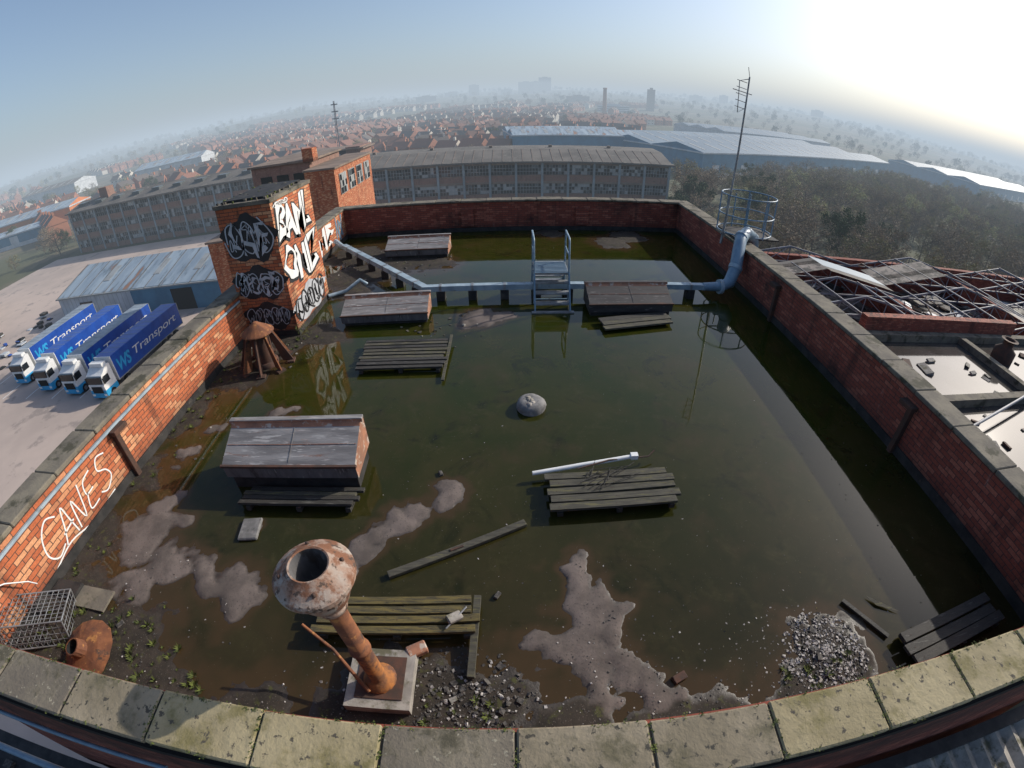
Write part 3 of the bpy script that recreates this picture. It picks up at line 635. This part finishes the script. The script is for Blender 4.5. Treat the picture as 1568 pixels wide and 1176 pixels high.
def lorry(x,y,roof,side,txt=None,cabm='white',yaw=0):
    mb=MB(); z=GZ; w=1.27
    mb.box(-w,w,1.6,15.2,1.15,4.0,side); mb.box(-w+.06,w-.06,1.66,15.14,4.0,4.03,roof)
    mb.box(-w-.02,w+.02,1.56,1.66,1.1,4.05,'white'); mb.box(-w-.02,w+.02,15.14,15.24,1.1,4.05,'frame')
    mb.box(-w-.015,w+.015,1.6,15.2,1.1,1.22,'frame')
    for i in range(1,13):
        yy=1.6+i*1.05; mb.box(-w-.012,w+.012,yy,yy+.03,1.22,4.0,side); mb.box(-w+.06,w-.06,yy,yy+.05,4.03,4.05,'trailroof')
    mb.box(-.5,.5,2.5,15.0,.8,1.1,'tyre')
    prof=[(-.75,.45),(1.2,.45),(1.2,3.55),(.75,3.7),(-.2,3.1),(-.55,2.95),(-.72,2.0),(-.8,1.9)]
    mb.prism(prof,-1.22,1.22,cabm,cabm)
    mb.box(-1.1,1.1,-.80,-.62,2.02,2.85,'glassd')
    mb.box(-1.24,1.24,-.84,1.2,.35,1.25,'cyan'); mb.box(-.8,.8,-.87,-.84,.95,1.75,'tyre'); mb.box(-1.15,-.75,-.88,-.84,.6,.85,'white'); mb.box(.75,1.15,-.88,-.84,.6,.85,'white')
    for s in (-1,1): mb.box(s*1.235-.01,s*1.235+.01,-.45,.45,1.95,2.75,'glassd'); mb.box(s*1.4-.08,s*1.4+.08,-.7,-.6,2.0,2.7,'tyre')
    mb.box(-1.0,1.0,.3,1.0,3.55,3.95,cabm)
    for (yy) in (.2,3.0,10.9,12.2,13.5):
        for s in (-1,1): mb.tube([(s*.9,yy,.5),(s*1.25,yy,.5)],.5,'tyre',16); mb.tube([(s*1.24,yy,.5),(s*1.27,yy,.5)],.25,'galv',10)
    T=Matrix.Translation((x,y,z))@Matrix.Rotation(yaw,4,'Z'); mb.v=[T@v for v in mb.v]
    o=mb.obj('articulated_lorry')
    if txt:
        decal(txt,T@Vector((w+.012,5.2,1.9)),T.to_3x3()@Vector((0,1,0)),(0,0,1),9.0,1.25,'white','side_lettering',o,.0,.2,.01)
        decal('WS',T@Vector((w+.012,2.2,1.8)),T.to_3x3()@Vector((0,1,0)),(0,0,1),2.4,1.5,'cyan','side_logo',o,.03,.2,.01)
lorry(-44.6,34.4,'tblue','tblue','Transport')
lorry(-50.2,35.3,'trailroof','tblue','Transport')
lorry(-56.2,36.2,'tblue','tblue','Transport',yaw=.03)
lorry(-63.5,38,'trailroof','tblue','Transport',yaw=.02)
lorry(-95,52,'white','whiteclad',None,'red',yaw=1.0)
lorry(-104,60,'white','whiteclad',None,'white',yaw=1.0)
mb=MB()
for _ in range(70):
    x,y=U(-88,-72),U(40,60); s=U(.5,1.2)
    if R()<.5: x,y=U(-120,-85),U(38,58)
    for k in range(random.randint(1,4)): mb.box(x,x+s*1.2,y,y+s,GZ+k*.2,GZ+k*.2+.15,random.choice(['tyre','whiteclad','debris','tblue','graveld']))
mb.obj('stacked_pallets')
def shed():
    mb=MB(); x0,x1,y0,yr,y1=-75,-41,57,66,75; e=GZ+4.2; r=GZ+6.7
    prof=[(y0,GZ),(y1,GZ),(y1,e),(yr,r),(y0,e)]
    mb.prism(prof,x0,-58,['whiteclad','whiteclad','shedroof','shedroof','whiteclad'],'whiteclad')
    mb.prism([(a,b+.01) for a,b in prof],-57.99,x1,['blueshed','blueshed','shedroof','shedroof','blueshed'],'blueshed')
    mb.box(x0-.3,x1+.3,y0-.35,y0-.02,e-.25,e-.05,'frame')
    mb.box(-50,-46,y0-.06,y0,GZ,GZ+3.4,'black'); mb.box(-70,-67,y0-.06,y0,GZ,GZ+3,'glassd')
    for i in range(34): mb.box(x0+i,x0+i+.06,y0-.012,y0,GZ+.1,e-.3,'frame' if i<17 else 'blueshed')
    for i in range(12): mb.prism([(y0-.3,e-.02),(yr,r+.06),(yr,r+.02),(y0-.3,e-.06)],x0+i*2.9,x0+i*2.9+.1,'roofgrey','roofgrey')
    for xx in (-66,-55,-47): mb.prism([(y0+3,e+.9),(yr-2,r-.5),(yr-2,r-.53),(y0+3,e+.87)],xx,xx+1.3,'glassl','glassl')
    mb.obj('blue_shed')
shed()
def facade(mb,x0,x1,y,z0,storeys,sh,bay,rows=3,cols=8,brickm='fbrick'):
    n=max(1,round((x1-x0)/bay)); bw=(x1-x0)/n
    for i in range(n):
        a=x0+i*bw
        mb.box(a-.22,a+.22,y-.25,y,z0,z0+storeys*sh,'pillar')
        for s in range(storeys):
            zb=z0+s*sh+.35*sh; zt=z0+s*sh+.88*sh
            mb.box(a+.22,a+bw-.22,y,y+.3,z0+s*sh,zb,brickm); mb.box(a+.22,a+bw-.22,y-.02,y+.3,zt,z0+(s+1)*sh,'band')
            mb.box(a+.22,a+bw-.22,y-.06,y,zb-.12,zb,'band')
            pw=(bw-.44)/cols; ph=(zt-zb)/rows; q=random.choice([.35,.5,.5,.7])
            for c in range(cols):
                for r in range(rows):
                    k=R(); m='glassd' if k<q else ('glassm' if k<q+.2 else ('glassl' if k<.93 else 'black'))
                    xx=a+.22+c*pw; zz=zb+r*ph; mb.add([(xx+.03,y+.2,zz+.03),(xx+pw-.03,y+.2,zz+.03),(xx+pw-.03,y+.2,zz+ph-.03),(xx+.03,y+.2,zz+ph-.03)],[(0,1,2,3)],m)
            for c in range(0,cols+1): mb.box(a+.22+c*pw-.035,a+.22+c*pw+.035,y+.12,y+.2,zb,zt,'frame')
            for r in range(1,rows): mb.box(a+.22,a+bw-.22,y+.13,y+.2,zb+r*ph-.035,zb+r*ph+.035,'frame')
    mb.box(x1-.22,x1+.22,y-.25,y,z0,z0+storeys*sh,'pillar')
def factory():
    mb=MB(); zt=GZ+11.6
    facade(mb,-35,33,97,GZ,3,3.8,5.2)
    mb.box(-35,33,97.3,113,GZ,zt-.3,'fbrick'); mb.box(-36,34,96.4,113.5,zt-.25,zt+.1,'roofgrey')
    mb.prism([(96.6,zt+.1),(113,zt+.1),(112,zt+1.9),(105,zt+1.7)],-35.5,33.5,'roofgrey','band')
    for i in range(34): mb.beam((-35+i*2,96.7,zt+.14),(-35+i*2,105,zt+1.74),.12,.06,'band')
    for i in range(5): mb.box(-30+i*13,-29.3+i*13,108,108.8,zt+1.5,zt+2.3,'band')
    mb.obj('brick_factory')
    mb=MB(); facade(mb,-122,-36,107,GZ,3,3.9,5.0,2,6)
    mb.box(-122,-36,107.3,121,GZ,zt-.2,'fbrick'); mb.box(-123,-36.2,106.3,121.5,zt-.2,zt+.15,'roofgrey')
    mb.prism([(106.6,zt+.15),(121,zt+.15),(114,zt+2.0)],-122.5,-36.5,'roofgrey','band')
    for i in range(12): mb.box(-120+i*7,-117.5+i*7,109.5,112,zt+.6,zt+1.7,'glassm')
    mb.box(-113,-110,112,115,zt+1,zt+4.5,'fbrick')
    mb.obj('brick_factory')
    mb=MB(); zt2=GZ+14.8
    mb.box(-52,-37.5,112,122,zt,zt2,'ink'); mb.box(-37.5,-34,112,122,zt,zt2+.6,'fbrick'); mb.box(-53,-33,111.4,122,zt2,zt2+.3,'band')
    o=mb.obj('roof_stair_block')
    for i,t in enumerate(['OSK','RAZE']): decal(t,(-50.5+i*6.5,111.98,zt+1.0),(1,0,0),(0,0,1),5,2.0,'silver','graffiti_lettering',o,.02,0,.02,1)
    mb=MB(); mb.box(-28,-21,50,60,GZ,-.1,'fbrick'); mb.box(-28.3,-20.7,49.7,60.3,-.1,.12,'band')
    mb.box(-21.5,-20.3,49.6,51,-.1,1.3,'brick')
    mb.box(-20.9,-17.6,48,62,GZ,-1.0,'brick'); mb.box(-21,-17.4,47.8,62.2,-1.0,-.8,'band')
    for k in range(4):
        y=49.2+k*3.1; mb.box(-17.6,-17.5,y,y+2.2,-3.9,-1.7,'frame')
        for a in range(4):
            for b in range(3): mb.box(-17.5,-17.47,y+.08+a*.53,y+.53+a*.53,-3.82+b*.7,-3.2+b*.7,random.choice(['glassd','glassm','glassl','glassl']))
    for k in range(3):
        x=-27+k*2; mb.box(x,x+1.4,49.94,50,-2.8,-1.2,'glassd')
    mb.obj('brick_annex')
    mb=MB(); mb.box(-31,-28.6,43,48,GZ,-6.2,'brick'); mb.box(-31.2,-28.4,42.8,48.2,-6.2,-6.0,'band'); mb.obj('brick_annex')
    mb=MB(); b=Vector((-48,138,GZ)); 
    for dx,dy in ((-.5,-.3),(.5,-.3),(0,.5)): mb.tube([b+Vector((dx,dy,0)),b+Vector((dx*.3,dy*.3,27))],.09,'steel',4)
    for i in range(22): z=5+i; f=1-.7*z/27; mb.beam(b+Vector((-.5*f,-.3*f,z)),b+Vector((.5*f,-.3*f,z+1)),.05,.05,'steel'); 
    for z in (22,24,26): mb.beam(b+Vector((-1,0,z)),b+Vector((1,0,z)),.08,.3,'steel')
    mb.obj('radio_mast')
factory()
# ---- right hand derelict roofs
def derelict():
    mb=MB(); z=-3.0
    mb.box(7.2,40,4.0,14.2,GZ,z,'fbrick'); mb.add([(7.3,4.1,z+.01),(39.9,4.1,z+.01),(39.9,14.1,z+.01),(7.3,14.1,z+.01)],[(0,1,2,3)],'wet')
    for x in (13,19.5,27.5,34): mb.box(x,x+.35,4,14.2,z,z+.3,'copingd')
    for y in (4.0,9.3,13.8): mb.box(7.2,40,y,y+.35,z,z+.33,'copingd')
    for _ in range(90): 
        x,y=U(8,34),U(5,13); s=U(.1,.5); T=Matrix.Translation((x,y,z))@Matrix.Rotation(U(0,3),4,'Z')@Matrix.Rotation(U(-.3,.3),4,'X'); mb.box(0,s*1.5,0,s*.7,0,s*.3,random.choice(['debris','concrete','rustdark','plankdk']),T)
    mb.tube([(7.3,6,z+.4),(30,12.6,z+.5)],.06,'steel',6)
    mb.box(14,24,14.2,14.6,z-1,z+.9,'brickd'); mb.box(26,40,14.2,14.6,z-1,z+.6,'brickd')
    mb.lathe([(.5,0),(.5,.5),(.25,.7),(.25,1.0),(.4,1.0)],(21,12.4,z),'rustdark',14)
    mb.obj('flooded_lower_roof')
    mb=MB(); z=-5.4; YE=26
    mb.box(11.5,60,14.6,YE,GZ,z,'debris')
    mb.box(11.5,60,YE-.4,YE,z,z+2.0,'brickd'); mb.box(11.5,11.9,14.6,YE,z,z+2.0,'brickd')
    for k in range(5): mb.box(12+k*10,12.3+k*10,14.6,YE,z,z+1.4,'brickd')
    for k in range(420):
        x,y=U(12.5,58),U(15,YE-1); s=U(.1,.9); T=Matrix.Translation((x,y,z))@Matrix.Rotation(U(0,3),4,'Z')@Matrix.Rotation(U(-.3,.3),4,'X')
        mb.box(0,s*1.6,0,s,0,s*U(.05,.4),random.choice(['debris','concrete','whiteclad','brickd','plankdk','wet','debris','graveld']),T)
    for k in range(60):
        x,y=U(12.5,58),U(15,YE-1); a=U(0,3.1); l=U(1,4); mb.beam((x,y,z+.1),(x+l*math.cos(a),y+l*math.sin(a)*.6,z+U(.1,1.2)),.08,.06,random.choice(['steel','plankdk','rustdark']))
    rows=[15.3,17.8,20.3,22.8,25.3]
    for k,y in enumerate(rows):
        zz=-3.7
        for i in range(5):
            xa=12+i*10; h=.95
            mb.beam((xa,y,zz),(xa+5,y,zz+h),.07,.1,'steel'); mb.beam((xa+5,y,zz+h),(xa+10,y,zz),.07,.1,'steel'); mb.beam((xa,y,zz),(xa+10,y,zz-.03),.06,.08,'steel')
            for t in (.2,.35,.5,.65,.8): 
                hh=h*(1-abs(t-.5)*2); mb.beam((xa+10*t,y,zz),(xa+10*t+.01,y,zz+hh),.04,.04,'steel'); 
                t2=t+.15 if t<.5 else t-.15; mb.beam((xa+10*t,y,zz),(xa+10*t2,y,zz+h*(1-abs(t2-.5)*2)),.035,.035,'steel')
    for i in range(5):
        for t in (.08,.22,.36,.5,.64,.78,.92):
            if R()<.8: h=.95*(1-abs(t-.5)*2); mb.beam((12+10*i+10*t,15.2,-3.62+h),(12+10*i+10*t,random.choice(rows[2:]),-3.62+h),.05,.07,'steel')
    for k in range(14):
        i=random.randrange(5); s=random.choice([0,1]); y=U(15.5,23); xa=12+i*10+s*5; h0,h1=(-3.6,-2.65) if s==0 else (-2.65,-3.6); d=U(.8,2.0)
        mb.add([(xa,y,h0),(xa+5,y,h1),(xa+5,y+d,h1),(xa,y+d,h0)],[(0,1,2,3)],random.choice(['roofgrey','debris','roofgrey','wareroof']))
    mb.obj('derelict_steel_roof')
    mb=MB(); z=-.9; vs=[];n=150
    for i in range(n+1):
        x=3.4+i*.07; zz=z+.035*math.sin(i*math.pi/2); vs+=[(x,-4,zz-.5),(x,.5,zz)]
    fs=[(2*i,2*i+2,2*i+3,2*i+1) for i in range(n)]; mb.add(vs,fs,'concrete'); mb.box(3.4,13,-4,.5,GZ,z-.7,'fbrick'); mb.box(3.3,13,.4,.55,z+.0,z+.12,'bitumen'); mb.obj('corrugated_roof')
    mb=MB(); mb.box(-14,-3.5,-5,.55,GZ,-2.2,'bitumen'); mb.tube([(-14,.3,-1.7),(-3.5,.3,-1.7)],.05,'steelblue',8)
    for i in range(120): x=U(-13.5,-4); s=U(.03,.2); y=U(-1.2,.3); mb.box(x,x+s,y,y+s*.7,-2.2,-2.2+s*.4,random.choice(['debris','graveld','copingd']))
    mb.obj('lower_felt_roof')
derelict()
# ---- trees
M['twig']=stain('bare_twigs',(.27,.205,.135),(.20,.155,.105),.5,.95,bst=0)
M['twig2']=stain('budding_twigs',(.27,.245,.11),(.21,.185,.09),.5,.95,bst=0)
M['ever']=stain('evergreen_foliage',(.05,.075,.03),(.065,.09,.04),.5,.95,bst=0)
M['willow']=stain('pale_catkins',(.42,.40,.20),(.33,.31,.15),.5,.95,bst=0)
M['bark']=plain('bark',(.18,.145,.12),.95)
def treemesh(kind,seed):
    rnd=random.Random(seed); mb=MB()
    mb.tube([(0,0,0),(.01,.005,.25),(.0,.02,.5),(.02,0,.8)],[.022,.017,.012,.004],'bark',5,cap=False)
    cl=[]; nl=13
    for k in range(nl):
        z=.18+.6*k/nl; a=k*2.4+rnd.random(); L=.33*(1-.55*abs(z-.42)/.45)*rnd.uniform(.7,1.15)
        p=Vector((0,0,z)); q=p+Vector((math.cos(a)*L*.55,math.sin(a)*L*.55,L*.35)); e=p+Vector((math.cos(a)*L,math.sin(a)*L,L*.75))
        mb.tube([p,q,e],[.009,.006,.002],'bark',4,cap=False); cl+= [(q,.11),(e,.10)]
        for j in range(3):
            b=a+rnd.uniform(-1,1); e2=q+Vector((math.cos(b),math.sin(b),rnd.uniform(.3,1.1)))*L*.45; mb.tube([q,e2],[.004,.0015],'bark',3,cap=False); cl.append((e2,.085))
    cl.append((Vector((.02,0,.85)),.1)); cl.append((Vector((0,0,.93)),.06))
    for c,r in cl:
        n=26 if kind=='bare' else (34 if kind!='ever' else 60)
        m={'bare':'twig','bud':'twig2','ever':'ever','willow':'willow'}[kind]
        if kind=='bud' and rnd.random()<.3: m='twig'
        for _ in range(n):
            d=Vector((rnd.gauss(0,1),rnd.gauss(0,1),rnd.gauss(0,1))).normalized()*r*rnd.random()**.5
            p=c+d; t=Vector((rnd.uniform(-1,1),rnd.uniform(-1,1),rnd.uniform(-.6,1))).normalized(); s=Vector((rnd.uniform(-1,1),rnd.uniform(-1,1),rnd.uniform(-1,1))).normalized()
            if kind in('bare','bud'): l,w=.045,.006
            else: l,w=.03,.014
            mb.add([p-s*w,p+s*w,p+t*l],[(0,1,2)],m)
    o=mb.obj('tmp'); me=o.data; bpy.data.objects.remove(o); return me
TM={k:[treemesh(k,i*7+j) for j in range(3)] for i,k in enumerate(['bare','bud','ever','willow'])}
def forest(name,spots):
    root=empty(name)
    for i,(x,y,z,h,k) in enumerate(spots):
        o=bpy.data.objects.new('tree_%d'%i,random.choice(TM[k])); o.location=(x,y,z-.1); o.scale=(h*U(.9,1.25),h*U(.9,1.25),h); o.rotation_euler=(0,0,U(0,6.28)); o.parent=root
        sc.collection.objects.link(o)
def kindr():
    k=R(); return 'bare' if k<.55 else('bud' if k<.90 else ('willow' if k<.96 else 'ever'))
sp=[]
for _ in range(1000):
    x=U(14,250); y=U(29,190)
    if y<34 and x<62 and R()<.3: continue
    if math.degrees(math.atan2(x,y))<19.5: continue
    if x>40 and y>150+(x-65)*.57-12: continue
    sp.append((x,y,GZ,U(7,11.5),kindr()))
for _ in range(60): sp.append((U(62,120),U(12,40),GZ,U(6,10),kindr()))
forest('woodland',sp)
def warehouse(name,x,y,yaw,L,D,h,wall,roof,nr=3):
    mb=MB(); T=Matrix.Translation((x,y,TZ(x,y) if math.hypot(x,y)>230 else GZ))@Matrix.Rotation(yaw,4,'Z')
    mb.box(0,L,0,D,-4,h,wall,T); mb.box(-.3,L+.3,-.25,D+.3,h,h+.5,'whiteclad',T)
    d=D/nr
    for k in range(nr):
        mb.prism([(k*d,h+.5),(k*d+d,h+.5),(k*d+d/2,h+.5+d*.09)],0,L,roof,wall,T)
        for j in range(int(L/9)): mb.prism([(k*d+d*.12,h+.5+d*.022+.05),(k*d+d*.42,h+.5+d*.076+.05),(k*d+d*.42,h+.5+d*.07),(k*d+d*.12,h+.5+d*.018)],4+j*9,5.5+j*9,'glassl','glassl',T)
    for j in range(int(L/18)): mb.box(6+j*18,10+j*18,-.08,0,0,4.5,'whiteclad',T)
    mb.box(0,L,-.06,0,0,1.5,'whiteclad',T)
    mb.obj(name)
warehouse('blue_warehouse',66,160,.52,190,75,8.5,'blueshed','wareroof')
warehouse('blue_warehouse',300,240,.35,220,70,8,'blueshed','wareroof')
warehouse('grey_warehouse',2,190,.1,50,40,10,'blueshed','shedroof',2)
warehouse('grey_warehouse',150,330,.3,120,60,9,'whiteclad','wareroof')
warehouse('orange_warehouse',-245,158,.35,50,24,7,'orange','shedroof',1)
warehouse('white_warehouse',-255,290,.3,50,35,9,'whiteclad','shedroof',1)
warehouse('white_warehouse',-430,330,.2,60,35,9,'whiteclad','roofgrey',1)
warehouse('blue_warehouse',-222,132,.35,40,14,5,'blueshed','shedroof',1)
def house(mb,x,y,z,yaw,w,d,h,wall,roof):
    T=Matrix.Translation((x,y,z))@Matrix.Rotation(yaw,4,'Z')
    mb.box(-w/2,w/2,-d/2,d/2,-3,h,wall,T)
    rh=d*.38; mb.prism([(-d/2-.4,h-.1),(d/2+.4,h-.1),(0,h+rh)],-w/2-.2,w/2+.2,roof,wall,T)
    mb.box(w*.28,w*.28+.9,-.4,.4,h+rh-.6,h+rh+1.2,wall,T)
    for sx in (-.3,.22):
        for zz in (1,3.6):
            mb.box(w*sx-.6,w*sx+.7,-d/2-.06,-d/2,zz,zz+1.3,'render',T); mb.box(w*sx-.5,w*sx+.6,-d/2-.08,-d/2-.06,zz+.1,zz+1.2,'glassd',T)
occ=[]
def town():
    mb=MB()
    for c in range(190):
        azd=U(-62,15); az=math.radians(azd); r=210+ (U(0,1)**1.3)*850
        if azd<-38 and R()<.6: continue
        x,y=r*math.sin(az),r*math.cos(az)
        if y<140 or (x>-10 and y<260): continue
        yaw=random.choice([0,.4,-.5,1.2,1.57])+U(-.1,.1); k=random.randint(3,8)
        wall=random.choice(['hbrick','hbrick','hbrick','render']); roof=random.choice(['tile','tile','tile2'])
        for s in (0,1):
            for i in range(k):
                px=x+math.cos(yaw)*i*12-math.sin(yaw)*30*s; py=y+math.sin(yaw)*i*12+math.cos(yaw)*30*s
                if any((px-a)**2+(py-b)**2<115 for a,b in occ): continue
                if math.hypot(px,py)<175: continue
                if (py<132 and px>-125): continue
                occ.append((px,py)); house(mb,px,py,TZ(px,py),yaw+(math.pi if s and R()<.5 else 0),U(8,10),U(7,9),U(5,6.2),wall if R()<.85 else 'render',roof)
    mb.obj('town_houses')
town()
sp=[]
for _ in range(2000):
    az=math.radians(U(-64,60)); r=170+U(0,1)**1.5*2300; x,y=r*math.sin(az),r*math.cos(az)
    if y<125 and x<0 and x>-128: continue
    if x>-10 and y<240 and r<300: continue
    if any((x-a)**2+(y-b)**2<40 for a,b in occ): continue
    if az>.25 and r<520: continue
    f=1 if r<900 else 1.5
    sp.append((x,y,TZ(x,y)-.5,U(5,11)*f,kindr() if R()<.85 else 'ever'))
for _ in range(500):
    az=math.radians(U(-62,60)); r=U(2150,2750); x,y=r*math.sin(az),r*math.cos(az); sp.append((x,y,TZ(x,y)-2,U(14,26),random.choice(['bare','ever'])))
forest('distant_trees',sp)
def skyline():
    def blk(name,az,r,w,h,d=20,m='band'):
        a=math.radians(az); x,y=r*math.sin(a),r*math.cos(a); mb=MB(); T=Matrix.Translation((x,y,TZ(x,y)))@Matrix.Rotation(-a,4,'Z')
        mb.box(-w/2,w/2,0,d,-10,h,m,T); mb.box(-w*.2,w*.2,2,d-2,h,h+3,m,T)
        for k in range(int(h/3.2)): mb.box(-w/2+.5,w/2-.5,-.1,0,k*3.2+1,k*3.2+2.4,'glassm',T)
        mb.obj(name)
    blk('tower_block',2.2,2000,60,48); blk('tower_block',4.3,2050,50,56); blk('tower_block',3.3,2100,42,38)
    blk('tower_block',-3.6,2000,40,48); blk('tower_block',-6.2,2000,50,22); blk('tower_block',0,2000,45,24); blk('tower_block',21,2000,50,24); blk('tower_block',24,2050,35,28); blk('tower_block',34,2000,45,22)
    blk('water_tower',16.1,900,14,38,14)
    blk('office_block',-9,1500,60,16); blk('office_block',8,1100,50,14); blk('office_block',12,800,50,10,30,'whiteclad')
    a=math.radians(11); r=700;h=36; x,y=r*math.sin(a),r*math.cos(a); mb=MB(); mb.lathe([(3.2,-5),(2.4,h-2),(2.9,h-2),(2.9,h),(1.8,h)],(x,y,TZ(x,y)),'hbrick',14); mb.obj('mill_chimney')
skyline()
# ---- hazy air: absorbing volume with scattered light put in as emission, beyond the site
def emissive_haze():
    m=bpy.data.materials.new('emissive_haze'); m.use_nodes=True; nt=m.node_tree; nt.nodes.clear(); k=.001
    v=N(nt,'ShaderNodeVolumeAbsorption'); v.inputs['Color'].default_value=(0,0,0,1); v.inputs['Density'].default_value=k
    e=N(nt,'ShaderNodeEmission'); e.inputs['Color'].default_value=(.50,.59,.68,1); e.inputs['Strength'].default_value=k
    a=N(nt,'ShaderNodeAddShader'); nt.links.new(v.outputs[0],a.inputs[0]); nt.links.new(e.outputs[0],a.inputs[1])
    o=N(nt,'ShaderNodeOutputMaterial'); nt.links.new(a.outputs[0],o.inputs['Volume'])
    mb=MB(); mb.box(-4500,4500,35,4500,-60,75,m); mb.obj('emissive_haze_volume')
emissive_haze()
# ---------------------------------------------------------------- light
el,az=math.radians(29),math.radians(62)
w=bpy.data.worlds.new("World"); sc.world=w; w.use_nodes=True; nt=w.node_tree
sky=nt.nodes.new('ShaderNodeTexSky'); sky.sky_type='NISHITA'; sky.sun_disc=False; sky.sun_elevation=el; sky.sun_rotation=az; sky.dust_density=2.6; sky.air_density=1.0; sky.ozone_density=3.5
nt.links.new(sky.outputs[0],nt.nodes['Background'].inputs[0]); nt.nodes['Background'].inputs[1].default_value=.15
D=Vector((math.sin(az)*math.cos(el),math.cos(az)*math.cos(el),math.sin(el)))
l=bpy.data.lights.new('sun','SUN'); l.energy=4.6; l.angle=math.radians(.6); l.color=(1,.93,.82)
lo=bpy.data.objects.new('sun',l); lo.rotation_euler=D.to_track_quat('Z','Y').to_euler(); lo.location=(0,0,60); sc.collection.objects.link(lo)
# ---------------------------------------------------------------- camera (fisheye lens)
cd=bpy.data.cameras.new('camera'); cd.type='PANO'; cd.sensor_fit='HORIZONTAL'; cd.sensor_width=36; cd.sensor_height=27
k=1568/36.
def setp(n,v):
    for t in (cd,getattr(cd,'cycles',None)):
        try: setattr(t,n,v); return
        except Exception: pass
    print('cannot set',n)
setp('panorama_type','FISHEYE_LENS_POLYNOMIAL'); setp('fisheye_fov',math.radians(200))
setp('fisheye_polynomial_k0',0.0); setp('fisheye_polynomial_k1',-1.391e-3*k); setp('fisheye_polynomial_k2',0.0); setp('fisheye_polynomial_k3',.1779e-9*k**3); setp('fisheye_polynomial_k4',0.0)
cd.clip_start=.05; cd.clip_end=20000
co=bpy.data.objects.new('camera',cd); sc.collection.objects.link(co)
p=.5889; roll=-.0194
f=Vector((0,math.cos(p),-math.sin(p))); r0=Vector((1,0,0)); u0=r0.cross(f)
rr=r0*math.cos(roll)+u0*math.sin(roll); uu=-r0*math.sin(roll)+u0*math.cos(roll)
co.matrix_world=Matrix.Translation((0,0,4.54))@Matrix((rr,uu,-f)).transposed().to_4x4()
sc.camera=co
sc.view_settings.view_transform='Standard'; sc.view_settings.look='None'; sc.view_settings.exposure=0
